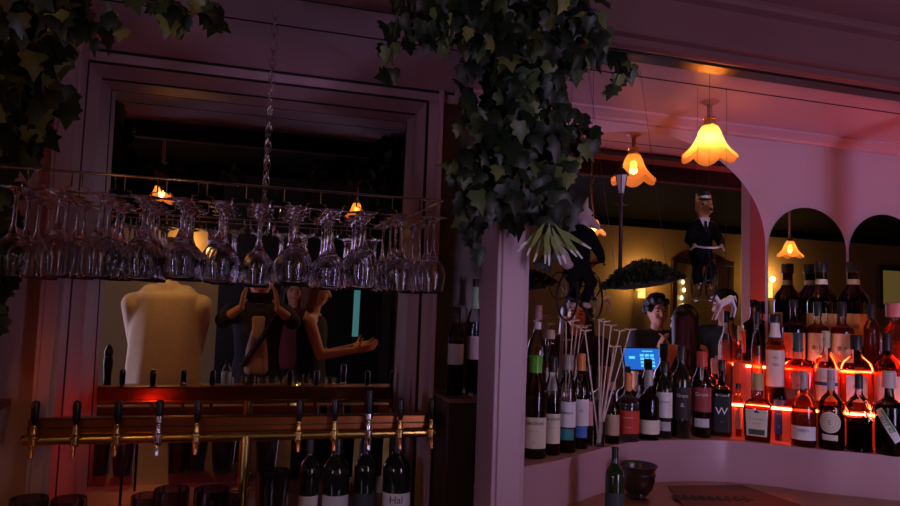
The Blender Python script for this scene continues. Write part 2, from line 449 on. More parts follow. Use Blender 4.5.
for a, b in zip(cx_[:-1], cx_[1:]):
    mid = (a+b)/2; hw = min(.022, (b-a)/2-.020)
    for s in (-1, 1):
        y1 = RY1-RY0
        MB().tube([(mid+s*.010, 0, 0), (mid+s*.010, 0, -HD*.75), (mid+s*hw, 0, -HD*.8), (mid+s*(hw+.002), .012, -HD), (mid+s*(hw+.002), y1-.012, -HD), (mid+s*hw, y1, -HD*.8), (mid+s*.010, y1, -HD*.75), (mid+s*.010, y1, 0)], .0019, 6).build('hanger', CHROME, rack)
# chains
def chain(p0, p1, label):
    m = MB(); p0 = Vector(p0); p1 = Vector(p1); L = (p1-p0).length; n = int(L/.020)
    for i in range(n):
        c = p0.lerp(p1, (i+.5)/n); z = L/n*.66
        rot = Matrix.Rotation(math.pi/2*(i % 2), 3, 'Z')
        m.torus(c, z, .0017, 'y', 12, 5, sx=.55, rot=rot)
    o = m.build('chain', STEEL); return tag(o, label, 'chain', 'chains of the glass rack')
cxn = PY(266, 183, RY0).x
chain((cxn, RY0, RZ+.003), (cxn, RY0, CEIL), 'steel chain running from the pink ceiling down to the front rail of the glass rack')
chain((cxn, RY1, RZ+.003), (cxn, RY1, CEIL), 'steel chain holding the rear rail of the glass rack')
# wine glasses, hung by the foot: origin at the foot's underside (top), going down
def glass_mesh(H, rb, rm, rf, bowl_h):
    t = .0011
    hs = H-bowl_h
    out = [(0, 0), (rf*.6, -.0003), (rf, -.0012), (rf, -.0026), (rf*.55, -.0046), (.010, -.0085), (.0046, -.018), (.0038, -hs*.55), (.0044, -hs+.016), (.009, -hs+.002)]
    N = 12
    def bowl(u): # 0 bottom of bowl .. 1 rim
        a = math.sin(min(1, u/.52)*math.pi/2)**.8 if u < .52 else 1-(1-rm/rb)*((u-.52)/.48)**1.6
        return rb*a
    o_ = [(max(.009, bowl(i/N)), -hs-bowl_h*i/N) for i in range(1, N+1)]
    i_ = [(max(.002, bowl(i/N)-t), -hs-bowl_h*i/N-(0 if i < N else -.0003)) for i in range(N, 1, -1)]
    prof = out+o_+i_+[(rb*.25, -hs-bowl_h*.085-.002), (0, -hs-bowl_h*.05-.003)]
    m = MB().lathe(prof, 28); me = m.mesh('wine_glass')
    me.polygons.foreach_set('use_smooth', [True]*len(me.polygons)); me.materials.append(WINE)
    bm = bmesh.new(); bm.from_mesh(me); bmesh.ops.recalc_face_normals(bm, faces=bm.faces); bm.to_mesh(me); bm.free()
    return me
GM = [glass_mesh(.196, .040, .031, .036, .112), glass_mesh(.200, .036, .029, .035, .100), glass_mesh(.190, .043, .035, .037, .105)]
ordn = ['frontmost', 'second from front', 'third from front', 'rearmost']
cord = ['leftmost', 'second', 'third', 'fourth', 'fifth', 'sixth', 'seventh', 'eighth', 'ninth', 'tenth', 'eleventh', 'twelfth']
kinds = [1, 0, 0, 0, 2, 0, 1, 2, 1, 0, 1, 1]
for i, x in enumerate(cx_):
    # a column between two hangers (end columns: half held)
    for j in range(4):
        o = bpy.data.objects.new('wine_glass', GM[kinds[i]]); COL.objects.link(o)
        o.location = (x+random.uniform(-.003, .003), RY0+.045+j*.086+random.uniform(-.004, .004), RZ-HD+.0045)
        o.rotation_euler = (random.uniform(-.015, .015), random.uniform(-.015, .015), random.uniform(0, 6))
        w = 'leftmost' if i == 0 else ('rightmost' if i == len(cx_)-1 else cord[i])
        tag(o, f'hanging wine glass, {ordn[j]}, in the {w} rack column' + ('' if i in (0, len(cx_)-1) else ' from the left'), 'glass', 'wine glasses hanging in the rack')

# ------------------------------------------------------------------ beer tower
TY = 2.0
TZ = PY(260, 435.5, TY).z
tx0, tx1 = PY(26, 435, TY).x, PY(434, 435, TY).x
tower = empty('beer_tower', ((tx0+tx1)/2, TY, CT), 0, 'long brass and copper beer tap tower on the back bar counter', 'beer tap tower')
ox = (tx0+tx1)/2
def tl(x, y, z): return (x-ox, y-TY, z-CT)
m = MB().tube([tl(tx0, TY, TZ), tl(tx1, TY, TZ)], .0145, 16); m.ell(tl(tx0, TY, TZ), .0145, .0145, .0145); m.ell(tl(tx1, TY, TZ), .0145, .0145, .0145)
m.build('brass_pipe', BRASS, tower)
bz0, bz1 = PY(260, 431.5, TY).z, PY(260, 416.5, TY).z
m = MB(); a = tl(tx0, TY+.004, bz0-.004); b_ = tl(tx1, TY+.044, bz1); m.box(a[0], b_[0], a[1], b_[1], a[2], b_[2])
m.build('copper_beam', COPPER, tower, bevel=.004)
m = MB(); m.box(a[0], b_[0], a[1]-.003, a[1]+.002, (a[2]+b_[2])/2-.003, (a[2]+b_[2])/2+.001); m.build('trim_line', DARKW, tower)
for px in (244,):
    x = PY(px, 470, TY).x
    m = MB().tube([tl(x, TY, TZ), tl(x, TY, CT+.012)], .0165, 16); m.lathe([(0, 0), (.034, 0), (.034, .008), (.024, .014), (.016, .022), (0, .022)], 20, c=tl(x, TY, CT))
    if px == 244: m.tube([tl(x-.03, TY-.004, CT+.135), tl(x+.03, TY-.004, CT+.135)], .005, 8)
    m.build('post', BRASS, tower)
tapx = [36, 77, 118, 159, 197, 298, 333, 367, 398, 429]
for i, px in enumerate(tapx):
    x = PY(px, 436, TY).x
    chrome = i in (3, 7)
    mt = CHROME if chrome else BRASS
    c = tl(x, TY, TZ)
    m = MB().lathe([(0, -.015), (.011, -.015), (.011, .006), (.014, .008), (.014, .014), (.009, .018), (.008, .03), (0, .03)], 14, c=(c[0], c[1]-.022, c[2]))
    m.tube([(c[0], c[1], c[2]), (c[0], c[1]-.026, c[2])], .010, 12)
    tp = m.build('tap', mt, tower)
    m = MB().tube([(c[0], c[1]-.024, c[2]-.008), (c[0], c[1]-.032, c[2]-.016), (c[0], c[1]-.034, c[2]-.040)], [.0075, .0065, .0060], 12)
    m.build('spout', pb('bright_copper', (.62, .26, .10), .25, 1) if not chrome else CHROME, tp)
    MB().lathe([(0, .028), (.0085, .028), (.0085, .036), (.006, .038), (.006, .042), (0, .042)], 12, c=(c[0], c[1]-.022, c[2])).build('collar', mt, tp)
    hh = .080 if i != 7 else .105
    MB().lathe([(0, .041), (.0055, .041), (.0075, .05), (.0098, hh*.72), (.0105, hh+.012), (.0085, hh+.022), (0, hh+.025)], 14, c=(c[0], c[1]-.022, c[2])).build('handle', BLACK, tp)
    if chrome:
        MB().lathe([(0, .046), (.0115, .046), (.0115, .062), (0, .062)], 14, c=(c[0], c[1]-.022, c[2])).build('badge', CHROME, tp)

# ------------------------------------------------------------------ bottles
PAPER = {}
def paper(c):
    k = 'label_paper_%02x%02x%02x' % tuple(int(v*255) for v in c)
    return pb(k, c, .6, noise=.06, nscale=40)
def ink(c): return pb('ink_%02x%02x%02x' % tuple(int(v*255) for v in c), c, .5)
CREAM, WHITE, REDL, BLACKL, ORNG, GOLD, PINKL, NAVY, TEAL = (.75, .70, .55), (.78, .76, .78), (.60, .05, .03), (.015, .015, .02), (.72, .25, .06), (.60, .36, .12), (.72, .36, .36), (.03, .06, .25), (.05, .35, .36)
def tintg(c): return thin_glass('glass_%02x%02x%02x' % tuple(int(v*255) for v in c), c, 1.3)
def liq(c):
    k = 'spirit_%02x%02x%02x' % tuple(int(v*255) for v in c)
    if k in MATS: return MATS[k]
    m, nt, out = newmat(k)
    t = nt.nodes.new('ShaderNodeBsdfTransparent'); t.inputs[0].default_value = (*c, 1)
    d = nt.nodes.new('ShaderNodeBsdfTranslucent'); d.inputs[0].default_value = (*c, 1)
    a = nt.nodes.new('ShaderNodeMixShader'); a.inputs[0].default_value = .30
    nt.links.new(t.outputs[0], a.inputs[1]); nt.links.new(d.outputs[0], a.inputs[2]); nt.links.new(a.outputs[0], out.inputs[0])
    MATS[k] = m; return m
AMB, DAMB, DRED, WATER, DARKL = (.72, .26, .05), (.30, .08, .025), (.35, .05, .03), (.92, .90, .88), (.05, .02, .015)
SHAPES = {  # (radius share, height share)
    'round': [(0, 0), (.94, 0), (1, .012), (1, .60), (.97, .645), (.84, .70), (.62, .755), (.49, .80), (.45, .83), (.44, .93), (.48, .935), (.48, .955)],
    'slim':  [(0, 0), (.94, 0), (1, .012), (1, .60), (.95, .65), (.62, .73), (.45, .78), (.42, .84), (.42, .93), (.48, .935), (.48, .955)],
    'wine':  [(0, 0), (.90, 0), (1, .01), (1, .60), (.96, .645), (.78, .70), (.48, .75), (.37, .79), (.35, .85), (.35, .965), (.40, .97), (.40, .99)],
    'squat': [(0, 0), (.94, 0), (1, .015), (1, .50), (.97, .56), (.84, .63), (.50, .69), (.31, .73), (.29, .80), (.29, .90), (.34, .905), (.34, .925)],
    'dome':  [(0, 0), (.94, 0), (1, .012), (1, .44), (.97, .52), (.86, .60), (.64, .665), (.36, .71), (.27, .75), (.25, .82), (.25, .88), (.30, .885), (.30, .90)],
    'flask': [(0, 0), (.85, 0), (.88, .015), (1, .46), (.97, .52), (.74, .58), (.38, .63), (.29, .66), (.28, .76), (.36, .77), (.36, .79)],
    'shoulder': [(0, 0), (.96, 0), (1, .01), (1, .56), (.96, .60), (.70, .635), (.40, .67), (.33, .72), (.31, .80), (.31, .93), (.35, .935), (.35, .955)],
    'decant': [(0, 0), (.94, 0), (1, .015), (1, .40), (.92, .50), (.66, .60), (.42, .66), (.34, .70), (.34, .76), (.46, .77), (.46, .785)],
}
def prof_at(p, u):
    for (r1, h1), (r2, h2) in zip(p[1:-1], p[2:]):
        if h1 <= u <= h2: return r1+(r2-r1)*((u-h1)/max(1e-6, h2-h1))
    return p[1][0] if u < p[1][1] else p[-1][0]
def bottle(loc, h, r, label, style='round', glass=None, liquid=AMB, fill=.62, cap=BLACKL, caph=None, labs=(), ex=2.0, sy=1.0, text=(), group='front', jitter=.12, neck=None, capr=None, rib=0, metalcap=False):
    """labs: (u0, u1, half angle, colour); text: (body, size, u, colour)"""
    loc = Vector(loc)
    rz = math.atan2(loc.x, loc.y) * -1 + random.uniform(-jitter, jitter)
    root = empty('spirit_bottle', loc, rz, label, 'bottle', group)
    p = SHAPES[style]; g = glass or CLEAR
    tw = (lambda z: z*14) if rib else None
    m = MB().lathe([(q*r, u*h) for q, u in p]+[(0, p[-1][1]*h)], 36 if rib else 28, ex, sy=sy, twist=tw, rib=rib, nr=12)
    m.build('glass_body', g, root, smooth=50)
    if liquid:
        k = .90 if r > .02 else .85
        ll = [(0, .012*h)]; N = 14
        for i in range(N+1):
            u = .014+(fill-.014)*i/N; ll.append((prof_at(p, u)*r*k, u*h))
        ll.append((0, fill*h))
        MB().lathe(ll, 24, ex, sy=sy).build('liquid', liq(liquid), root, smooth=50)
    top = p[-1][1]
    if cap is not None:
        cr_ = (capr or p[-1][0]*1.12)*r; c0 = (1-caph) if caph else top-.05
        c0 = min(c0, top-.005)
        MB().lathe([(0, c0*h), (cr_, c0*h), (cr_, .985*h), (cr_*.9, h), (0, h)], 18).build('cap', STEEL if metalcap else pb('cap_%02x%02x%02x' % tuple(int(v*255) for v in cap), cap, .35), root)
    if neck:
        u0_, u1_, c = neck
        MB().lathe([(prof_at(p, u)*r*1.03+.0006, u*h) for u in (u0_, (u0_+u1_)/2, u1_)], 20).build('neck_label', paper(c), root)
    def surf(u, v, w, off=.0012, cu=.0):
        # u sideways metres, v height metres on the bottle -> point on its front (-y)
        rr = prof_at(p, min(.99, max(.0, v/h)))*r
        a = -math.pi/2 + u/max(rr, .008)
        ca, sa = math.cos(a), math.sin(a); q = (abs(ca)**ex+abs(sa)**ex)**(-1/ex)
        R_ = rr*q+off+w
        return Vector((R_*ca, R_*sa*sy - (off if sy != 1 else 0), v))
    first = None
    for (u_0, u_1, ha, c) in labs:
        m = MB(); n = 18; mm = 5; vs = []; fs = []
        for i in range(mm+1):
            v = (u_0+(u_1-u_0)*i/mm)*h
            rr = prof_at(p, v/h)*r
            for j in range(n+1): vs.append(surf((-ha+2*ha*j/n)*rr, v, 0, .0007 if first is None else .0012))
        for i in range(mm):
            for j in range(n): fs.append((i*(n+1)+j, i*(n+1)+j+1, (i+1)*(n+1)+j+1, (i+1)*(n+1)+j))
        o = m.add(vs, fs).build('label', paper(c), root)
        if first is None: first = o
    for (body, size, u, c) in text:
        lettering(body, size, ink(c), first or root, lambda a, b, w, u=u: surf(a, u*h+b, w*.5, .0019))
    return root
def at_shelf(px, base, z): return PZ(px, base, z)
def spot(px, base, top, wpx, z):
    p = PZ(px, base, z); d = (p-CAM).dot(fw)
    # height: where the ray of the top pixel meets the bottle's own depth
    t = PY(px, top, p.y); h = t.z-z
    return p, h, wpx*d/F/2
FRONT = 'front row of bottles on the curved shelf'
MID = 'bottles on the lit middle step'
TOPS = 'bottles on the top step'
CARD = []
def edge_y(x):
    for (xa, ya), (xb, yb) in zip(E[:-1], E[1:]):
        if xa <= x <= xb: return ya+(yb-ya)*(x-xa)/(xb-xa)
    return E[-1][1]
def put(px, base, top, w, label, z=None, off=None, **k):
    if off is not None:
        Y = 1.95
        for _ in range(30):
            X = PY(px, base, Y).x; Y += .4*(edge_y(X)+off-Y); Y = min(Y, WY-.06)
        p = PY(px, base, Y); d = (p-CAM).dot(fw); r = w*d/F/2; Y = min(Y, WY-.012-r); p = PY(px, base, Y); t = PY(px, top, Y)
        return bottle(Vector((p.x, p.y, z+.0005)), t.z-z, r, label, **k)
    z = SH if z is None else z
    p, h, r = spot(px, base, top, w, z+.0005)
    # stand on the centre of the foot, not on its front rim
    d = Vector((p.x, p.y, 0)).normalized()
    p = p+d*r*.9
    if p.y+r > WY-.012: p.y = WY-.012-r
    return bottle(p, h, r, label, **k)
INK = (.04, .04, .05); GREY = (.25, .24, .24)
put(533.5, 459, 356, 25, 'green capped whisky bottle with cream label, beside the white post', liquid=DAMB, fill=.58, cap=(.12, .50, .05), caph=.17, labs=[(.10, .40, 1.25, CREAM)], text=[('Glenlivet', .0165, .345, INK), ('single malt', .006, .27, GREY), ('12', .009, .16, NAVY)], group=FRONT)
put(551, 455.5, 357, 18, 'black capped whisky bottle with cream label, second from the white post', liquid=DAMB, fill=.55, caph=.16, labs=[(.12, .42, 1.2, CREAM)], text=[('Glenlivet', .0145, .37, INK), ('single malt', .005, .28, GREY)], group=FRONT)
put(566, 453, 355, 19, 'whisky bottle with white label over a teal block', liquid=DAMB, fill=.50, cap=(.35, .32, .33), caph=.16, labs=[(.26, .52, 1.25, WHITE), (.13, .245, .9, TEAL)], text=[('Glenm', .015, .41, NAVY)], group=FRONT)
put(579.5, 449, 354, 17, 'orange capped whisky bottle with white label over a blue block', liquid=DAMB, fill=.52, cap=ORNG, caph=.18, labs=[(.24, .52, 1.2, WHITE), (.12, .235, .8, (.06, .18, .6))], text=[('Gl', .012, .40, NAVY)], group=FRONT)
put(588, 446, 365, 9, 'narrow bottle with a pink label beside the stir sticks', style='slim', liquid=DAMB, labs=[(.25, .55, 1.2, PINKL)], group=FRONT)
put(612, 444, 383, 15, 'stubby bottle with a tan label right of the stir sticks', style='squat', liquid=DAMB, fill=.5, labs=[(.14, .48, 1.1, (.52, .36, .24))], cap=(.5, .3, .2), group=FRONT)
put(627.5, 442, 374, 23, 'clear bottle with a big red label and orange neck wrap', style='shoulder', liquid=WATER, fill=.52, cap=ORNG, caph=.26, capr=.36, labs=[(.12, .46, 1.3, REDL)], text=[('~~~~', .014, .36, CREAM), ('~~~', .012, .22, CREAM)], group=FRONT)
put(648.5, 440.5, 371, 21, 'amber bottle with low cream label and wide grey cap', style='shoulder', liquid=DAMB, fill=.66, cap=(.45, .45, .48), caph=.22, capr=.36, labs=[(.09, .29, 1.35, CREAM)], group=FRONT)
put(664, 438.5, 362, 17, 'black bottle with a long white label', glass=DARKG, liquid=None, caph=.14, labs=[(.27, .60, 1.1, WHITE), (.10, .22, .8, (.5, .5, .55))], text=[('Grant', .014, .48, INK)], group=FRONT)
put(681, 438.5, 346, 20, 'tallest all black bottle with dim silver lettering', style='wine', glass=DARKG, liquid=None, caph=.16, labs=[(.20, .55, 1.0, (.02, .02, .02))], text=[('Grant', .016, .46, (.6, .6, .55)), ('&', .02, .36, (.55, .5, .4)), ('S', .014, .2, (.4, .42, .36))], group=FRONT)
put(701.5, 437.5, 352, 19, 'whisky bottle with a dark red label and white lettering', liquid=DRED, fill=.6, cap=(.5, .06, .04), caph=.18, labs=[(.30, .58, 1.2, (.30, .05, .06)), (.12, .22, .8, (.55, .55, .6))], text=[('Grant', .018, .50, (.85, .8, .8))], group=FRONT)
put(721, 436.5, 360, 20, 'square bottle with a black label bearing a big white W', style='shoulder', ex=5, glass=tintg((.2, .1, .08)), liquid=DARKL, caph=.15, labs=[(.06, .62, .95, BLACKL)], text=[('whistle', .011, .54, (.8, .8, .85)), ('W', .036, .33, (.85, .85, .9)), ('pig', .006, .20, (.5, .5, .55))], group=FRONT)
put(738, 437, 384, 10, 'small pink labelled bottle beside the square black one', style='slim', liquid=DRED, labs=[(.15, .55, 1.2, PINKL)], group=FRONT)
b_ = put(757.5, 442.5, 374, 27, 'flared decanter bottle with cream label showing a black hat', style='flask', ex=4, sy=.62, liquid=DRED, fill=.5, cap=(.45, .36, .16), caph=.25, capr=.40, labs=[(.08, .47, .70, CREAM), (.10, .18, .55, (.05, .09, .06))], text=[('Canadian', .011, .335, (.35, .33, .24)), ('whisky', .009, .27, (.35, .33, .24))], group=FRONT)
put(779, 441, 370, 14, 'blue labelled bottle with blue cap behind the flared decanter', style='slim', liquid=DARKL, glass=tintg((.25, .25, .5)), cap=(.10, .16, .55), caph=.24, labs=[(.10, .58, 1.25, (.03, .06, .22))], text=[('URBAN', .006, .48, (.5, .55, .7)), ('RYE', .007, .38, (.5, .55, .7)), ('2', .012, .2, (.5, .55, .7))], group=FRONT)
put(804, 447, 371, 25, 'dome shouldered bottle with low white label and silver stopper', style='dome', liquid=DARKL, fill=.50, cap=(.4, .36, .38), caph=.24, capr=.30, labs=[(.09, .27, 1.05, WHITE)], text=[('DEERTI', .011, .215, INK)], group=FRONT)
put(831.5, 450, 371, 24, 'amber bottle with a round cream seal label', style='dome', liquid=DARKL, glass=tintg((.9, .55, .2)), fill=.53, cap=(.42, .36, .40), caph=.25, capr=.30, labs=[(.12, .19, .6, CREAM)], group=FRONT)
put(859.5, 452.5, 374, 25, 'bottle of twisted ribbed glass with dark liquid', style='dome', rib=.045, liquid=DARKL, fill=.40, cap=BLACKL, caph=.2, capr=.3, group=FRONT)
put(890, 456, 372, 26, 'dark bottle with a white band label running slantwise, last of front row', style='shoulder', glass=tintg((.12, .12, .10)), liquid=DARKL, fill=.55, cap=(.6, .5, .5), caph=.2, capr=.5, group=FRONT)
def find(lbl): return [o for o in COL.objects if o.get('label') == lbl][0]
bpy.context.view_layer.update()
# the round seal and the slanting band
o = find('amber bottle with a round cream seal label')
gb = [c for c in o.children if c.name.startswith('glass_body')][0]; hb = gb.dimensions.z/.90; rb = gb.dimensions.x/2
def cyl(u, v, off): a = -math.pi/2+u/rb; return Vector(((rb+off)*math.cos(a), (rb+off)*math.sin(a), v))
m = MB(); vs = [cyl(0, hb*.345, .001)]; NN = 32
for q in (.5, 1):
    for i in range(NN): t = 2*math.pi*i/NN; vs.append(cyl(q*rb*.86*math.cos(t), hb*.345+q*rb*.86*math.sin(t), .001))
fs = [(0, 1+i, 1+(i+1) % NN) for i in range(NN)]+[(1+i, 1+NN+i, 1+NN+(i+1) % NN, 1+(i+1) % NN) for i in range(NN)]
sl = m.add(vs, fs).build('seal_label', paper(CREAM), o)
m = MB()
for q in (.80, .52):
    m.tube([cyl(q*rb*.86*math.cos(2*math.pi*i/NN), hb*.345+q*rb*.86*math.sin(2*math.pi*i/NN), .0014) for i in range(NN+1)], .0005, 5)
m.build('ring', ink(GREY), sl)
lettering('E', .022, ink(GREY), sl, lambda a, b, w: cyl(a, hb*.345+b, .0018))
o = find('dark bottle with a white band label running slantwise, last of front row')
gb = [c for c in o.children if c.name.startswith('glass_body')][0]; hb = gb.dimensions.z/.955; rb = gb.dimensions.x/2
def slant(u, v, off):   # along the band u, across v
    c, s_ = math.cos(-1.05), math.sin(-1.05); uu = u*c-v*s_; vv = u*s_+v*c
    z = hb*.36+vv; rr = prof_at(SHAPES['shoulder'], z/hb)*rb; a = -math.pi/2+uu/rr
    return Vector(((rr+off)*math.cos(a), (rr+off)*math.sin(a), z))
m = MB(); vs = []; fs = []
for i in range(21):
    for j in range(4): vs.append(slant(-.056+.112*i/20, -.012+.024*j/3, .0010))
for i in range(20):
    for j in range(3): fs.append((i*4+j, i*4+j+1, i*4+j+5, i*4+j+4))
bl = m.add(vs, fs).build('band_label', paper(WHITE), o)
lettering('LOT 40', .017, ink((.03, .10, .05)), bl, lambda a, b, w: slant(a-.004, b-.003, .0018))
m = MB(); vs = []; 
for i in range(13): vs += [slant(-.050+.075*i/12, .004, .0016), slant(-.050+.075*i/12, .0105, .0016)]
m.add(vs, [(2*i, 2*i+1, 2*i+3, 2*i+2) for i in range(12)]).build('stripe', paper((.10, .42, .12)), bl)
# hat on the cream label
o = b_
lab = [c for c in o.children if c.name.startswith('label')][0]
yh = min(v.co.y for v in lab.data.vertices); hh_ = max(v.co.z for v in lab.data.vertices)
m = MB().ell((0, yh-.0006, hh_-.009), .010, .0006, .0022); m.ell((0, yh-.0006, hh_-.0065), .0055, .0006, .0042); m.build('hat_mark', ink(INK), lab)

# middle step, lit from below and behind
z2, z3 = T2, T3
put(757, 403, 312, 11, 'slim clear bottle with black top, leftmost on the lit step', z=z2, off=.155, style='slim', liquid=(.9, .45, .25), cap=BLACKL, caph=.14, group=MID)
put(775, 405, 314, 19, 'clear bottle with long white label printed TEA in grey', z=z2, off=.155, style='slim', liquid=(.9, .5, .35), fill=.65, cap=BLACKL, caph=.10, neck=(.74, .90, WHITE), labs=[(.20, .60, 1.1, (.72, .62, .58))], text=[('ELI', .013, .52, INK), ('TEA', .013, .44, INK)], group=MID)
fl = put(798, 406, 333, 31, 'wide red flask with a pink cross label', z=z2, off=.155, style='flask', ex=4, sy=.6, liquid=(.85, .16, .06), fill=.55, cap=(.04, .08, .08), caph=.26, capr=.30, labs=[(.14, .50, .36, PINKL), (.10, .24, .95, (.12, .05, .05))], text=[('H', .018, .44, (.5, .03, .03)), ('X', .018, .29, (.5, .03, .03))], group=MID)
put(827, 407, 331, 25, 'clear bottle with white label crossed by a navy band', z=z2, off=.155, style='dome', liquid=(.9, .35, .2), fill=.5, cap=(.55, .5, .35), caph=.22, capr=.28, labs=[(.10, .52, .85, WHITE), (.30, .345, .85, NAVY)], text=[('THE BARREL', .0045, .40, INK)], group=MID)
put(857, 408, 335, 30, 'broad square bottle with white label bearing one black brush character', z=z2, off=.155, style='squat', ex=5, sy=.7, liquid=(.85, .24, .10), fill=.5, cap=BLACKL, caph=.2, capr=.36, labs=[(.12, .46, .55, WHITE)], text=[('\u674e', .024, .30, INK)], group=MID)
put(888, 409, 333, 27, 'broad dark shouldered bottle with cream label on the lit step', z=z2, off=.155, style='squat', liquid=DRED, glass=tintg((.35, .15, .1)), fill=.55, cap=BLACKL, caph=.28, capr=.30, labs=[(.10, .46, 1.0, CREAM)], text=[('TH', .018, .36, INK), ('rye', .012, .22, GREY)], group=MID)
# top step
put(794, 366, 300, 22, 'dark shouldered bottle with an orange label, leftmost on the top step', z=z3, off=.245, style='shoulder', liquid=DRED, glass=tintg((.4, .16, .1)), cap=BLACKL, caph=.12, labs=[(.12, .50, 1.05, (.70, .26, .14))], text=[('- - - -', .008, .40, GREY)], group=TOPS)
put(818, 366, 302, 20, 'amber bottle with cream label and black characters, left one of a pair', z=z3, off=.245, style='shoulder', liquid=AMB, cap=BLACKL, caph=.22, capr=.40, labs=[(.10, .52, 1.1, CREAM)], text=[('\u91d1\u5c71', .017, .30, INK)], group=TOPS)
put(842.5, 366, 302, 21, 'amber bottle with cream label and black characters, right one of a pair', z=z3, off=.245, style='shoulder', liquid=AMB, cap=BLACKL, caph=.22, capr=.40, labs=[(.10, .52, 1.1, CREAM)], text=[('\u91d1\u6c34', .017, .30, INK)], group=TOPS)
put(822, 359, 262, 28, 'big dark bottle with gold label, left one of the tall pair', z=z3, off=.36, style='wine', liquid=DRED, glass=tintg((.12, .05, .03)), cap=BLACKL, caph=.10, neck=(.78, .83, CREAM), labs=[(.20, .50, 1.2, GOLD)], text=[('~ ~', .02, .36, INK)], group=TOPS)
put(854, 359, 262, 29, 'big dark bottle with gold label, right one of the tall pair', z=z3, off=.36, style='wine', liquid=DRED, glass=tintg((.12, .05, .03)), cap=BLACKL, caph=.10, neck=(.78, .83, CREAM), labs=[(.20, .50, 1.2, GOLD)], text=[('\u5c71\u5d0e', .022, .38, INK)], group=TOPS)
put(872, 366, 304, 14, 'slim bottle with black cap between the tall dark one and the decanter', z=z3, off=.245, style='slim', liquid=AMB, cap=BLACKL, caph=.22, group=TOPS)
put(896, 367, 303, 28, 'clear decanter with a fat round stopper at the end of the top step', z=z3, off=.245, style='decant', liquid=(.85, .3, .15), fill=.4, cap=(.45, .22, .20), caph=.22, capr=.62, group=TOPS)
# rear bottles left, on the shaded step
zl = SH+.07
REARL = 'bottles on the shaded step behind the stir sticks'
put(535, 428, 305, 20, 'tall clear bottle with red and white neck beside the post', z=zl, style='wine', liquid=(.6, .25, .15), fill=.5, cap=(.40, .22, .22), caph=.12, neck=(.80, .86, WHITE), group=REARL)
put(548, 425, 330, 19, 'clear bottle with white label behind the green capped one', z=zl, style='round', liquid=(.8, .5, .3), fill=.5, cap=(.5, .4, .3), labs=[(.36, .60, 1.1, WHITE)], group=REARL)
put(639, 434, 374, 9, 'small clear bottle with a grey cap behind the red label', z=SH, style='slim', liquid=WATER, cap=(.35, .35, .4), caph=.2, group=REARL)
# back counter bottles under the taps
WINEG = 'wine bottles under the taps'
for px, w, lab, txt, dy, lc in ((308, 20, 'dark wine bottle with a narrow white label, left under the taps', '', 0, WHITE), (335, 27, 'dark wine bottle with a plain grey label, second under the taps', '', 0, (.6, .58, .6)), (364, 22, 'dark wine bottle without a lit label behind the grey labelled one', '', .09, (.04, .04, .05)), (396, 29, 'dark wine bottle with white label starting Ha, under the rightmost taps', 'Hal', 0, WHITE)):
    p = PY(px, 500, 2.058+dy*.02); p.z = CT+.0005; d = (p-CAM).dot(fw)
    hb = .268
    bottle(p, hb, w*d/F/2, lab, style='wine', glass=DARKG, liquid=None, cap=(.02, .02, .025), caph=.2, labs=[(.10, .36, 1.2, lc)], text=[(txt, .030, .29, INK)] if txt else (), group=WINEG, jitter=.03)
# glass bottle and metal bowl on the right counter
p = PZ(614, 521, CR); bottle((p.x, p.y, CR+.0005), PY(610, 447, p.y).z-CR, .026, 'open green wine bottle standing on the counter before the curved shelf', style='wine', glass=pb('bottle_green', (.012, .03, .012), .05, coat=.6), liquid=None, cap=None, labs=[(.14, .40, 1.1, (.04, .05, .06))])
p = PZ(641, 499, CR)
bw = empty('metal_bowl', (p.x, p.y+.02, CR), 0, 'small dark pewter footed bowl on the counter before the curved shelf', 'bowl')
PEW = pb('pewter', (.15, .15, .17), .28, 1, noise=.2, nscale=30)
MB().lathe([(0, .012), (.030, .012), (.044, .026), (.051, .050), (.052, .068), (.055, .072), (.055, .077), (.052, .080), (.053, .088), (.059, .094), (.060, .099), (.056, .099), (.050, .088), (.048, .05), (.038, .028), (0, .022)], 40).build('basin', PEW, bw)
MB().lathe([(0, 0), (.034, 0), (.036, .004), (.028, .012), (0, .012)], 32).build('foot', PEW, bw)
# rubber mat with a raised scroll
q = [PZ(x, y, CR+.001) for x, y in ((668, 487), (742, 486), (800, 506), (700, 530))]
n = len(q); m = MB(); m.add([v for v in q]+[v+Vector((0, 0, .004)) for v in q], [tuple(range(n-1, -1, -1)), tuple(range(n, 2*n))]+[(i, (i+1) % n, n+(i+1) % n, n+i) for i in range(n)])
mat_ = m.build('bar_mat', pb('brown_mat', (.10, .03, .022), .6, noise=.1)); tag(mat_, 'flat brown bar mat with a dark scroll on the counter edge', 'bar mat')
m = MB()
for i in range(9):
    t = (i+.5)/9; c = PZ(672+78*t, 497+2*t, CR+.0058)
    m.ell(c, .015, .012, .0012, 12, 6); m.ell(c+Vector((.010, .016, 0)), .010, .011, .0012, 10, 6); m.ell(c+Vector((-.008, -.018, 0)), .011, .010, .0012, 10, 6); m.ell(c+Vector((.015, -.008, 0)), .008, .007, .0012, 10, 6)
m.build('scroll', RUBBER, mat_)

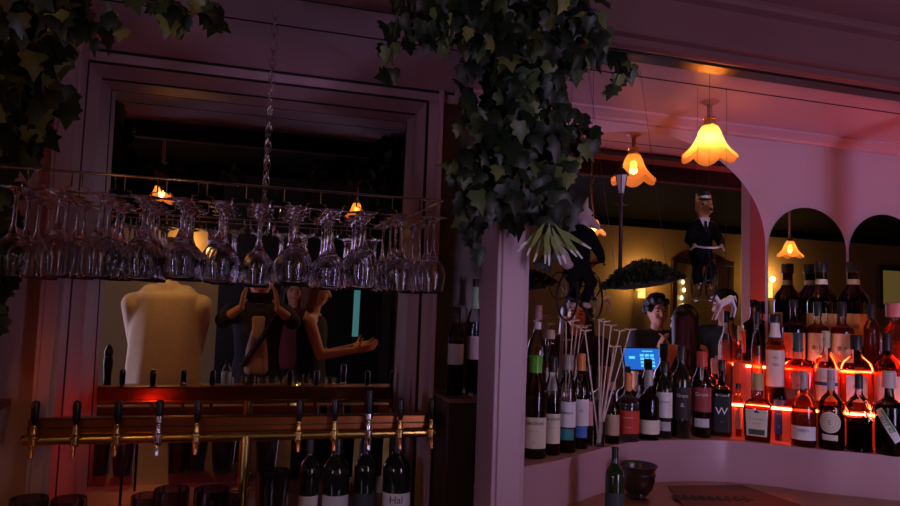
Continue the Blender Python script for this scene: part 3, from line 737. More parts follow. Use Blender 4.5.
# stir sticks in glasses
def tumbler(p, r, h, label, cat='glass', group=None, mat=None, taper=.85):
    o = MB().lathe([(0, 0), (r*taper, 0), (r, h), (r-.0016, h), (r*taper-.0016, .006), (0, .006)], 24).build('tumbler', mat or CLEAR)
    o.location = p; tag(o, label, cat, group); return o
c1 = PZ(599, 446, SH); c1.z += .0005
ob = tumbler(c1, .019, .078, 'clear tall shot glass holding star tipped stir sticks'); 
STK = pb('pale_wood', (.80, .68, .58), .6, noise=.15, nscale=60)
def stick(p0, tip, label):
    p0 = Vector(p0); tip = Vector(tip)
    root = empty('stir_stick', p0, 0, label, 'stir stick', 'star tipped stir sticks')
    v = tip-p0
    MB().tube([(0, 0, 0), v*.5, v], .0022, 6).build('shaft', STK, root)
    m = MB(); a0 = random.uniform(0, 6)
    for k in range(5):
        a = a0+k*2*math.pi/5; m.tube([v, v+Vector((.021*math.cos(a), .021*math.sin(a), .004))], [.0026, .0014], 5)
    m.build('star_tip', STK, root)
names = ['tallest', 'second', 'third', 'fourth', 'fifth', 'sixth', 'seventh', 'eighth']
for i, (x, y) in enumerate([(585, 331), (599, 320), (604, 322), (611, 326), (620, 331), (630, 330), (614, 347)]):
    s = Vector((random.uniform(-.008, .008), random.uniform(-.006, .006), .009))
    tp = PY(x, y, c1.y+random.uniform(-.02, .02))
    stick(c1+s, tp, f'pale star tipped stir stick in the shot glass, {["leftmost","second from left","third from left","fourth from left","second from right","rightmost","shortest"][i]}')
c2 = PZ(566, 443, SH); c2.z += .0005
tumbler(c2, .019, .085, 'clear tall shot glass with stir sticks behind the teal blocked bottle')
for i, (x, y) in enumerate([(566, 318), (573, 321), (577, 326), (581, 328)]):
    s = Vector((random.uniform(-.006, .006), random.uniform(-.006, .006), .009))
    stick(c2+s, PY(x, y, c2.y+random.uniform(-.02, .02)), f'pale star tipped stir stick behind the whisky bottles, {["leftmost","second","third","rightmost"][i]} of its four')

# tumblers and jugs on the counter under the taps
HAM = thin_glass('smoked_glass', (.55, .50, .60), 2.2, .12)
for i, (px, Y, r, h, w) in enumerate([(147, 1.92, .036, .15, 'leftmost of the tall glasses'), (172, 1.90, .042, .17, 'second of the tall glasses'), (212, 1.92, .044, .16, 'glass left of the brass post'), (224, 1.80, .040, .17, 'glass behind the brass post'), (272, 1.93, .044, .20, 'largest glass, right of the brass post'), (70, 1.92, .040, .15, 'glass at the left end of the tap tower'), (30, 1.90, .042, .16, 'glass beside the left column')]):
    p = PY(px, 490, Y); p.z = CT+.0005
    o = MB().lathe([(0, 0), (r*.78, 0), (r*.9, h*.4), (r, h*.8), (r, h), (r-.002, h), (r*.9-.002, h*.4), (r*.78-.002, .008), (0, .008)], 30, rib=.03, nr=15).build('pint_glass', HAM)
    o.location = p; tag(o, f'ribbed smoky drinking glass under the taps, {w}', 'glass', 'drinking glasses under the taps')
# bottles in the slot between niche and post, and left of the left column
SL = 'bottles in the gap behind the white post'
for px, Y, h, r, lab, kw in ((456, 2.0, .27, .026, 'dark bottle in the narrow gap, left one behind the white post', dict(liquid=DARKL, labs=[(.35, .58, 1.1, (.55, .5, .5))])), (474, 2.03, .36, .024, 'tall bottle with pale green neck strip in the narrow gap', dict(style='wine', liquid=DARKL, neck=(.74, .93, (.35, .6, .4)), labs=[(.3, .5, 1.1, (.6, .45, .45))]))):
    p = PY(px, 340, Y); p.z = CZ-.28
    bottle(p, h, r, lab, group=SL, **kw)
m = MB(); q = PY(441, 340, 1.93).x; m.box(NX1+cw+.006, PX0+.03, 1.93, WY-.0125, CZ-.295, CZ-.281)
sd = m.build('small_shelf', pb('red_brown_shelf', (0, 0, 0)), bevel=.002); tag(sd, 'small brown shelf in the gap between niche and white post', 'shelf')
m = MB(); m.box(NX1+cw+.008, PX0+.03, 1.935, WY-.0125, CT+.0005, CZ-.296)
sd = m.build('small_cabinet', DARKW, bevel=.002); tag(sd, 'dark cabinet under the small shelf beside the white post', 'cabinet')
LFT = 'bottles left of the left column'
m = MB(); m.box(-1.2, -.625, 1.90, WY, CZ-.32, CZ-.30); sd = m.build('small_shelf', pb('red_brown_shelf', (0, 0, 0)), bevel=.002); tag(sd, 'brown bottle shelf left of the left column', 'shelf')
o = MB().tube([(-1.2, 1.893, CZ-.30), (-.63, 1.893, CZ-.30)], .004, 6).build('light_strip', emis('dim_red_led', (1, .06, .02), 22), sd)
for i, (x, h, r, kw, lab) in enumerate([(-.665, .27, .033, dict(liquid=DARKL, labs=[(.2, .5, 1.1, (.3, .25, .25))]), 'bottle left of the left column, nearest to it'), (-.745, .30, .034, dict(style='wine', liquid=DARKL, labs=[(.2, .45, 1.1, (.5, .4, .2))]), 'bottle left of the left column, second from it'), (-.83, .26, .035, dict(liquid=DAMB), 'bottle left of the left column, third from it')]):
    bottle((x, 2.0, CZ-.2995), h, r, lab, group=LFT, **kw)

# ------------------------------------------------------------------ ivy
def leaf_mat():
    m, nt, out = newmat('ivy_leaf')
    b = nt.nodes.new('ShaderNodeBsdfPrincipled'); b.inputs['Roughness'].default_value = .42; b.inputs['Specular IOR Level'].default_value = .35
    g = nt.nodes.new('ShaderNodeNewGeometry'); r = nt.nodes.new('ShaderNodeValToRGB')
    cr_ = r.color_ramp; cr_.elements[0].position = 0; cr_.elements[0].color = (.006, .012, .007, 1); cr_.elements[1].position = 1; cr_.elements[1].color = (.20, .22, .06, 1)
    e = cr_.elements.new(.72); e.color = (.012, .026, .012, 1)
    e = cr_.elements.new(.86); e.color = (.08, .12, .045, 1)
    nt.links.new(g.outputs['Random Per Island'], r.inputs[0]); nt.links.new(r.outputs[0], b.inputs['Base Color'])
    nt.links.new(b.outputs[0], out.inputs[0]); return m
LEAF = leaf_mat()
VINE = pb('vine_stem', (.06, .045, .025), .7)
LEAF_OUT = [(0, 0), (.30, -.10), (.52, .12), (.36, .34), (.46, .52), (.22, .62), (0, 1.05), (-.22, .62), (-.46, .52), (-.36, .34), (-.52, .12), (-.30, -.10)]
def add_leaf(m, p, size, down, out):
    """leaf hanging from p, tip along down, face along out"""
    down = down.normalized(); out = (out-down*out.dot(down)); out = out.normalized() if out.length > 1e-3 else down.orthogonal().normalized()
    side = down.cross(out)
    vs = [p+down*size*.30+out*size*.06]
    for (a, b) in LEAF_OUT:
        curl = -.22*abs(a)-.16*max(0, b-.3)**2*2
        vs.append(p+side*a*size+down*b*size+out*size*curl)
    n = len(LEAF_OUT)
    m.add(vs, [(0, 1+i, 1+(i+1) % n) for i in range(n)])
def rdir(s=1): return Vector((random.gauss(0, s), random.gauss(0, s), random.gauss(0, s)))
def ivy(label, blobs, strands, Y, group='ivy garlands', sz=.050, fn=PY, depth=.10, top=None):
    root = empty('hanging_ivy', fn(strands[0][0][0], strands[0][0][1], Y), 0, label, 'ivy', group)
    o = root.location
    fo = MB(); st = MB()
    for (cx, cy, rx, ry, n) in blobs:
        for _ in range(n):
            a = random.uniform(0, 2*math.pi); q = math.sqrt(random.random())
            p = fn(cx+rx*q*math.cos(a), cy+ry*q*math.sin(a), Y+random.uniform(-depth, depth))
            dn = Vector((0, 0, -1))+rdir(.38); ou = Vector((0, -1 if fn is PY else 1, .25))+rdir(.45)
            add_leaf(fo, p-o, sz*random.uniform(.65, 1.2), dn, ou)
    for line in strands:
        pts = [fn(x, y, Y+random.uniform(-.02, .02))-o for x, y in line]
        fine = []
        for i in range(len(pts)-1):
            for k in range(4): fine.append(pts[i].lerp(pts[i+1], k/4)+rdir(.004))
        fine.append(pts[-1]); st.tube(fine, .0019, 5)
        for p in fine[1:]:
            for _ in range(1):
                q = p+rdir(.008)
                add_leaf(fo, q, sz*random.uniform(.6, 1.0), Vector((0, 0, -1))+rdir(.5), Vector((0, -1 if fn is PY else 1, .2))+rdir(.4))
    st.build('vine', VINE, root)
    fo.build('foliage', LEAF, root, smooth=60)
    return root
IY = 1.58
ivy('ivy strands trailing over the burgundy fascia above the thick clump', [(530, 4, 74, 26, 100), (545, 30, 60, 22, 60), (468, 18, 30, 24, 26), (440, 10, 26, 20, 20)],
    [[(400, -12), (398, 20), (390, 42), (394, 66)], [(440, -12), (438, 24), (447, 40)], [(420, -12), (412, 14), (405, 40)], [(560, -12), (585, 12), (600, 30)], [(465, -12), (462, 20), (470, 48)], [(455, -8), (446, 20), (436, 44)]], 1.28, depth=.06, sz=.046)
big = ivy('thick dark ivy clump hanging over the top of the white post', [
    (530, 48, 64, 34, 120), (515, 100, 52, 42, 110), (540, 140, 46, 38, 76), (500, 165, 38, 32, 44), (520, 195, 44, 24, 32), (553, 195, 22, 42, 44), (480, 205, 18, 20, 14)],
    [[(590, 20), (606, 45), (622, 62), (612, 92)], [(595, 40), (618, 58), (630, 68)], [(550, 100), (585, 118), (590, 140)], [(545, 170), (560, 215), (550, 262)], [(465, 40), (466, 90), (462, 140), (470, 185), (462, 225)], [(480, 150), (460, 165), (452, 180)], [(488, 190), (470, 222), (478, 250)]], IY, sz=.058, depth=.07)
# one pale splayed leaf with white tips at the foot of the garland
p0 = PY(549, 232, IY-.09)-big.location
m = MB(); tips = MB()
for k in range(11):
    a = R(-58+116*k/10); d = Vector((math.sin(a), -.35+.3*(k % 2), -math.cos(a))); L = .060+.012*(k % 3)
    w = d.cross(Vector((0, -1, 0))).normalized()*.007; pp = p0+Vector((.02*math.sin(a), 0, .012*(k % 3)))
    m.add([pp, pp+d*L*.45+w, pp+d*L+w*.5, pp+d*L-w*.5, pp+d*L*.45-w], [(0, 1, 2, 3, 4)])
    tips.add([pp+d*L*.93+w*.55, pp+d*(L+.022)+w*.25, pp+d*(L+.022)-w*.25, pp+d*L*.93-w*.55], [(0, 1, 2, 3)])
o = m.build('splayed_leaf', pb('pale_green_leaf', (.22, .28, .09), .4, noise=.2), big); o['label'] = 'pale green splayed leaf'
tips.build('white_tips', pb('white_leaf_tip', (.72, .74, .68), .5), o)
ivy('dark ivy garland on the fascia over the left edge of the niche', [(28, 2, 58, 24, 90)],
    [[(60, -12), (78, 18), (104, 24), (116, 30)], [(150, -12), (170, 6), (180, 18)], [(120, -12), (168, 4), (190, 12)], [(200, -10), (213, 6), (216, 18)]], 1.26, depth=.06, sz=.046)
ivy('dark ivy garland trailing down beside the left column', [
    (18, 50, 52, 34, 60), (14, 85, 42, 36, 50), (8, 125, 32, 40, 44), (52, 98, 18, 18, 8), (0, 190, 14, 34, 18), (-6, 260, 16, 60, 26)],
    [[(30, 40), (40, 90), (68, 98)], [(20, 40), (28, 120), (40, 130)], [(0, 60), (-4, 180), (0, 300)]], 1.86, depth=.07, sz=.068)
ivy('loose ivy sprig under the ceiling beside the riders', [(725, 168, 8, 6, 6)], [[(715, 150), (724, 165), (730, 175)]], .4, fn=VR, sz=.07, depth=.03)

# ------------------------------------------------------------------ figures: one continuous skin
def remesh(mb, name, voxel, mat, parent, it=2, dec=None):
    me = mb.mesh('tmp'); o = bpy.data.objects.new('tmp', me); COL.objects.link(o)
    md = o.modifiers.new('r', 'REMESH'); md.mode = 'VOXEL'; md.voxel_size = voxel
    sm = o.modifiers.new('s', 'SMOOTH'); sm.iterations = it; sm.factor = .5
    dg = bpy.context.evaluated_depsgraph_get(); nm = bpy.data.meshes.new_from_object(o.evaluated_get(dg))
    bpy.data.objects.remove(o); bpy.data.meshes.remove(me)
    nm.name = name; nm.materials.clear(); nm.materials.append(mat)
    nm.polygons.foreach_set('use_smooth', [True]*len(nm.polygons))
    o = bpy.data.objects.new(name, nm); COL.objects.link(o); o.parent = parent; return o
SKIN = pb('skin', (.60, .30, .20), .5, noise=.08, nscale=12)
LIP = pb('lip', (.40, .09, .08), .4); EYE = pb('eye_dark', (.02, .015, .012), .2)
def finger(m, base, d, up, L, r, bend):
    d = d.normalized(); up = up.normalized(); p = Vector(base)
    for k, (f, b) in enumerate(((.45, bend*.5), (.30, bend), (.25, bend*.8))):
        ax = d.cross(up); d = (Matrix.Rotation(b, 3, ax) @ d).normalized()
        q = p+d*L*f; m.cone(p, q, r*(1-.10*k), r*(1-.10*(k+1)), 8); p = q
def hand(m, wrist, d, palm, L=.18, curl=.35, side=1):
    """wrist to knuckles along d, palm faces palm, thumb on side*(d x palm)"""
    wrist = Vector(wrist); d = d.normalized(); palm = (palm-d*palm.dot(d)).normalized(); s = d.cross(palm)*side
    pl = L*.50
    for k in range(4):
        m.cone(wrist+s*(.018-.012*k), wrist+d*pl+s*(.030-.020*k), .013, .0105, 8)
    for k, f in enumerate((.44, .50, .47, .37)):
        finger(m, wrist+d*pl+s*(.031-.0205*k), d+s*(.10-.07*k), palm, L*f, .0085, curl)
    finger(m, wrist+d*pl*.25+s*.026, d*.55+s*.85+palm*.25, palm-s*.4, L*.40, .0098, curl*.5)
def person(name, x, y, rz, H, label, top, arms, hair, hair_c, top_c, tank=False, head_turn=0, head_tilt=0, legs_c=(.02, .02, .03), wide=1.0, cap=None, sleeve=1, skirt=0, group=None, slope=0):
    """arms: {side: (elbow, wrist, hand dir, palm dir)} in local metres (x right, y forward, z up)"""
    root = empty('person', (x, y, 0), rz, label, 'person', group)
    k = H/1.72
    def v(a, b, c): return Vector((a*k*(wide if c > .9 else 1), b*k, c*k))
    hipz, shz = .92, 1.40
    b = MB()
    # trunk
    def slabs(m, gx, gy):
        lo_ = .74 if (skirt and gx) else .86
        pr = [(0, lo_)]+([(1, .75), (1, .81)] if lo_ < .8 else [])+[(1, z) for z in (.87, .92, .98, 1.04, 1.10, 1.16, 1.22, 1.28, 1.34, 1.38, 1.405)]+[(0, 1.42)]
        tb = [(.70, .175, .135), (.95, .165, .125), (1.40, .150, .100), (1.43, .11, .06)] if (skirt and gx) else [(.86, .155, .105), (.98, .150, .102), (1.10, .130, .090), (1.22, .142, .100), (1.32, .158, .104), (1.38, .140, .085), (1.43, .11, .06)]
        vs = []; n = 48
        def wd(z):
            for (a, b_, c_), (a2, b2, c2) in zip(tb[:-1], tb[1:]):
                if a <= z <= a2: t = (z-a)/(a2-a); return b_+(b2-b_)*t, c_+(c2-c_)*t
            return tb[-1][1:]
        fs = []
        for q, z in pr:
            w, d = wd(z); w += gx; d += gy; qq = q if q else .6
            for i in range(n):
                a = 2*math.pi*i/n; fo = 1+(.035*math.sin(7*a+3*z)*(1.45-z)*2 if skirt and gx else 0); vs.append(Vector((w*qq*k*wide*fo*math.cos(a), d*qq*k*fo*math.sin(a), z*k)))
        for r in range(len(pr)-1):
            for i in range(n): fs.append((r*n+i, r*n+(i+1) % n, (r+1)*n+(i+1) % n, (r+1)*n+i))
        fs += [tuple(range(n-1, -1, -1)), tuple((len(pr)-1)*n+i for i in range(n))]
        m.add(vs, fs)
    slabs(b, 0, 0)
    b.cone(v(-.13+slope, 0, 1.385), v(.13-slope, 0, 1.385), .058*k, .058*k)
    b.cone(v(0, -.01, 1.38), v(0, .01, 1.50), .056*k, .052*k)
    hr = Matrix.Rotation(head_turn, 3, 'Z') @ Matrix.Rotation(head_tilt, 3, 'X')
    hc = v(0, .022, 1.602)
    def hp(a, b_, c): return hc + hr @ (Vector((a, b_, c))*k)
    b.ell(hc, .074*k, .092*k, .112*k, 20, 14, hr); b.ell(hp(0, .018, -.058), .054*k, .066*k, .058*k, 16, 10, hr)
    b.ell(hp(0, .040, -.088), .028*k, .030*k, .024*k, 12, 8, hr)
    b.cone(hp(0, .090, .008), hp(0, .108, -.026), .009*k, .014*k, 8)
    b.ell(hp(0, .082, .022), .05*k, .014*k, .010*k, 12, 8, hr)
    for s in (-1, 1):
        b.ell(hp(s*.076, -.006, -.008), .010*k, .020*k, .032*k, 10, 8, hr)
        b.ell(hp(s*.036, .070, -.034), .024*k, .020*k, .020*k, 10, 8, hr)
    for s in (-1, 1):
        b.cone(v(s*.085, 0, .92), v(s*.095, .02, .50), .082*k, .055*k); b.cone(v(s*.095, .02, .50), v(s*.10, -.01, .09), .053*k, .034*k)
        b.cone(v(s*.10, -.03, .045), v(s*.105, .13, .032), .038*k, .030*k)
    for s in (-1, 1):
        el, wr, hd, pd = arms[s]; sh = v(s*(.175-slope*.25), 0, 1.385-slope); el = Vector(el); wr = Vector(wr)
        b.cone(sh, el, .050*k, .038*k); b.cone(el, wr, .038*k, .025*k)
    fine = MB()
    for s in (-1, 1):
        el, wr, hd, pd = arms[s]; hand(fine, wr, Vector(hd), Vector(pd), .18*k, .35, s)
    body = remesh(b, 'body', .010, SKIN, root, 3)
    # hands keep a finer skin, welded into the same mesh
    hnd = remesh(fine, 'hands', .0045, SKIN, None, 1)
    bm = bmesh.new(); bm.from_mesh(body.data); bm.from_mesh(hnd.data); bm.to_mesh(body.data); bm.free()
    hm_ = hnd.data; bpy.data.objects.remove(hnd); bpy.data.meshes.remove(hm_)
    body.data.polygons.foreach_set('use_smooth', [True]*len(body.data.polygons))
    for s in (-1, 1):
        MB().ell(hp(s*.031, .0835, .004), .011*k, .007*k, .006*k, 10, 6, hr).build('eye', EYE, root)
        MB().tube([hp(s*.016, .096, .026), hp(s*.034, .093, .031), hp(s*.050, .080, .024)], .0035*k, 6).build('eyebrow', hair_c, root)
    MB().ell(hp(0, .088, -.058), .022*k, .009*k, .007*k, 12, 6, hr).build('mouth', LIP, root)
    # clothing
    c = MB(); slabs(c, .016, .016)
    if not tank:
        c.cone(v(-.13+slope, 0, 1.385), v(.13-slope, 0, 1.385), .072*k, .072*k); c.cone(v(0, -.008, 1.37), v(0, -.005, 1.435), .070*k, .064*k)
        for s in (-1, 1):
            el, wr, hd, pd = arms[s]; sh = v(s*(.175-slope*.25), 0, 1.385-slope); el = Vector(el); wr = Vector(wr)
            if sleeve >= 1: c.cone(sh, el, .070*k, .056*k); c.cone(el, el.lerp(wr, min(1, sleeve-1+.001)), .056*k, .046*k)
            else: c.cone(sh, sh.lerp(el, sleeve), .070*k, .064*k)
    else:
        for s in (-1, 1): c.cone(v(s*.085, -.075, 1.33), v(s*.09, 0, 1.435), .018*k, .016*k); c.cone(v(s*.09, 0, 1.435), v(s*.085, .085, 1.33), .016*k, .018*k)
    remesh(c, top, .011, top_c, root, 3)
    l = MB()
    for s in (-1, 1):
        l.cone(v(s*.085, 0, .93), v(s*.095, .02, .50), .098*k, .072*k); l.cone(v(s*.095, .02, .50), v(s*.10, -.01, .10), .070*k, .055*k)
    l.ell(v(0, 0, .93), .168*k, .118*k, .09*k)
    remesh(l, 'trousers', .014, pb('cloth_%02x%02x%02x' % tuple(int(q*255) for q in legs_c), legs_c, .8), root, 2)
    for s in (-1, 1):
        MB().ell(v(s*.102, .05, .038), .050*k, .125*k, .038*k, 14, 8).build('shoe', BLACK, root)
    # hair
    h = MB()
    h.ell(hp(0, -.018, .030), .086*k, .098*k, .104*k, 20, 12, hr)
    if hair == 'long':
        for a in range(-3, 4):
            t = a/3; h.cone(hp(.075*t, -.075+.06*abs(t), .03), hp(.115*t, -.10+.06*abs(t), -.30), .045*k, .030*k)
        for s in (-1, 1): h.cone(hp(s*.078, .01, .03), hp(s*.10, -.01, -.24), .028*k, .024*k)
    if hair == 'bob':
        for a in range(-3, 4):
            t = a/3; h.cone(hp(.075*t, -.07+.05*abs(t), .02), hp(.095*t, -.075+.06*abs(t), -.13), .045*k, .034*k)
        for s in (-1, 1): h.cone(hp(s*.080, .015, .03), hp(s*.088, .01, -.10), .026*k, .022*k)
    if hair == 'curly':
        rr = random.Random(3)
        for _ in range(50):
            a = rr.uniform(0, 6.28); e = rr.uniform(-.2, 1.5); q = Vector((math.cos(a)*math.cos(e)*.098, math.sin(a)*math.cos(e)*.105-.02, math.sin(e)*.112+.02))
            if q.y > .055 and q.z < .06: continue
            h.ell(hp(*q), .030*k, .030*k, .030*k, 8, 6)
    ho = remesh(h, 'hair', .010, hair_c, root, 2)
    # keep the face clear of the hair cap
    if cap:
        m = MB(); m.ell(hp(0, -.005, .066), .094*k, .106*k, .062*k, 20, 10, hr); m.cone(hp(-.045, .09, .055), hp(.045, .09, .055), .014*k, .014*k); m.cone(hp(-.03, .125, .050), hp(.03, .125, .050), .012*k, .012*k)
        remesh(m, 'cap', .010, cap, root, 2)
    return root
def cloth(c, r=.85): return pb('cloth_%02x%02x%02x' % tuple(int(q*255) for q in c), c, r, noise=.12, nscale=30)
HB = pb('black_hair', (.012, .010, .010), .45); HR = pb('auburn_hair', (.10, .022, .014), .45); HBR = pb('brown_hair', (.05, .025, .015), .5)
UP, DN, FW_, BK, LF, RT = (0, 0, 1), (0, 0, -1), (0, 1, 0), (0, -1, 0), (-1, 0, 0), (1, 0, 0)
rest = {s: ((s*.24, -.03, 1.10), (s*.26, .08, .86), (0, .2, -1), (-s, 0, 0)) for s in (-1, 1)}
# cream shirt, back to the bar
p = VL(168, 300, -.06); z = VL(168, 287, -.06).z
person('p', p.x, p.y, R(180), 1.72*z/1.44, 'person in a loose cream shirt seen from behind, left in the niche mirror', 'shirt', {-1: ((-.165, .08, 1.16), (-.12, .27, 1.10), (.3, .9, 0), (0, 0, 1)), 1: ((.165, .08, 1.16), (.12, .27, 1.10), (-.3, .9, 0), (0, 0, 1))}, 'short', HBR, cloth((.80, .66, .44)), wide=1.12, sleeve=1.15, skirt=1, slope=.05)
# the photographer
pz = VL(260, 298, -.02)
ph = person('p', pz.x, -.34, 0, 1.74, 'person in a dark jacket holding up a phone to take the picture', 'jacket', {-1: ((-.225, .20, pz.z-.16), (-.115, .315, pz.z-.065), (.15, .12, 1), (.9, .2, 0)), 1: ((.225, .20, pz.z-.16), (.115, .315, pz.z-.065), (-.15, .12, 1), (-.9, .2, 0))}, 'short', HB, cloth((.025, .02, .028)), sleeve=1.25)
m = MB(); 
for xx in (-.035, .0, .035): m.cone((xx, .082, 1.02), (xx*.6, .078, 1.36), .050, .040)
remesh(m, 'shirt_front', .008, cloth((.55, .38, .28)), ph, 2)
m = MB(); pts = [Vector((-.09+.22*t, .140-.03*abs(t-.5), 1.05+.36*t)) for t in [i/12 for i in range(13)]]
m.tube(pts, [.020]*13, 8); o = m.build('strap', cloth((.03, .025, .03)), ph); o['label'] = 'dark braided shoulder strap'
m = MB()
for i in range(6): m.tube([pts[2*i]+Vector((-.018, .012, .012)), pts[2*i]+Vector((.012, .016, .02))], .0045, 6)
m.build('braid', cloth((.18, .14, .13)), o)
pho = empty('phone', (pz.x, -.012, pz.z), 0, 'dark phone held level in both hands of the photographer', 'phone')
MB().box(-.078, .078, -.008, 0, -.036, .036).build('phone_body', BLACK, pho, bevel=.003)
MB().lathe([(0, 0), (.010, 0), (.010, .0015), (0, .0015)], 20).build('lens', pb('lens_glass', (.01, .01, .015), .05), pho).rotation_euler = (R(-90), 0, 0)
# smiling woman behind, woman with red hair
p = VL(294, 292, -1.7); person('p', p.x, p.y, R(4), 1.72*p.z/1.60, 'smiling person with dark hair and burgundy top, beside the phone in the niche mirror', 'top', rest, 'long', HB, cloth((.10, .015, .025)), sleeve=1.6, head_turn=R(-4))
p = VL(314, 291, -.50)
rw = person('p', p.x, p.y, R(-78), 1.72*p.z/1.60, 'person with auburn hair and a black tank top reaching out a bare arm', 'tank_top', {1: ((.26, .06, 1.06), (.20, .30, 1.14), (0, 1, .15), (-.7, 0, .7)), -1: ((-.24, .10, 1.12), (-.16, .34, 1.16), (.1, 1, .2), (.7, 0, .7))}, 'bob', HR, cloth((.012, .011, .013)), tank=True, head_tilt=R(-6))
# people seen in the arched mirrors
p = VR(577, 315, -.35); person('p', p.x, p.y, R(30), 1.72*p.z/1.60, 'person with long black hair behind the left bicycle rider in the arched mirror', 'top', {-1: ((-.22, .12, 1.12), (-.10, .30, 1.05), (.6, .8, 0), (0, 0, 1)), 1: ((.22, .12, 1.10), (.12, .30, 1.02), (-.4, .9, 0), (0, 0, 1))}, 'long', HB, cloth((.02, .012, .016)), sleeve=.4)
p = VR(657, 312, -.75); person('p', p.x, p.y, R(14), 1.72*p.z/1.60, 'person with curly dark hair resting chin on hands, in the arched mirror', 'top', {-1: ((-.23, .20, 1.05), (-.05, .16, 1.32), (.3, .1, 1), (1, 0, 0)), 1: ((.23, .20, 1.05), (.05, .16, 1.32), (-.3, .1, 1), (-1, 0, 0))}, 'curly', HB, cloth((.02, .02, .025)), sleeve=.5)
p = VR(686, 322, -.03); person('p', p.x, p.y, R(165), 1.72*p.z/1.60, 'person with long black hair and bare shoulders seen from behind in the arched mirror', 'tank_top', {s: ((s*.25, .05, 1.10), (s*.20, .24, 1.02), (-s*.4, .8, .1), (0, 0, 1)) for s in (-1, 1)}, 'long', HB, cloth((.012, .012, .016)), tank=True)
p = VR(726, 306, -.42); person('p', p.x, p.y, R(70), 1.72*p.z/1.60, 'person in a black cap and black shirt in profile, right in the arched mirror', 'shirt', rest, 'short', HB, cloth((.012, .012, .014)), cap=cloth((.015, .014, .018)), sleeve=.7)

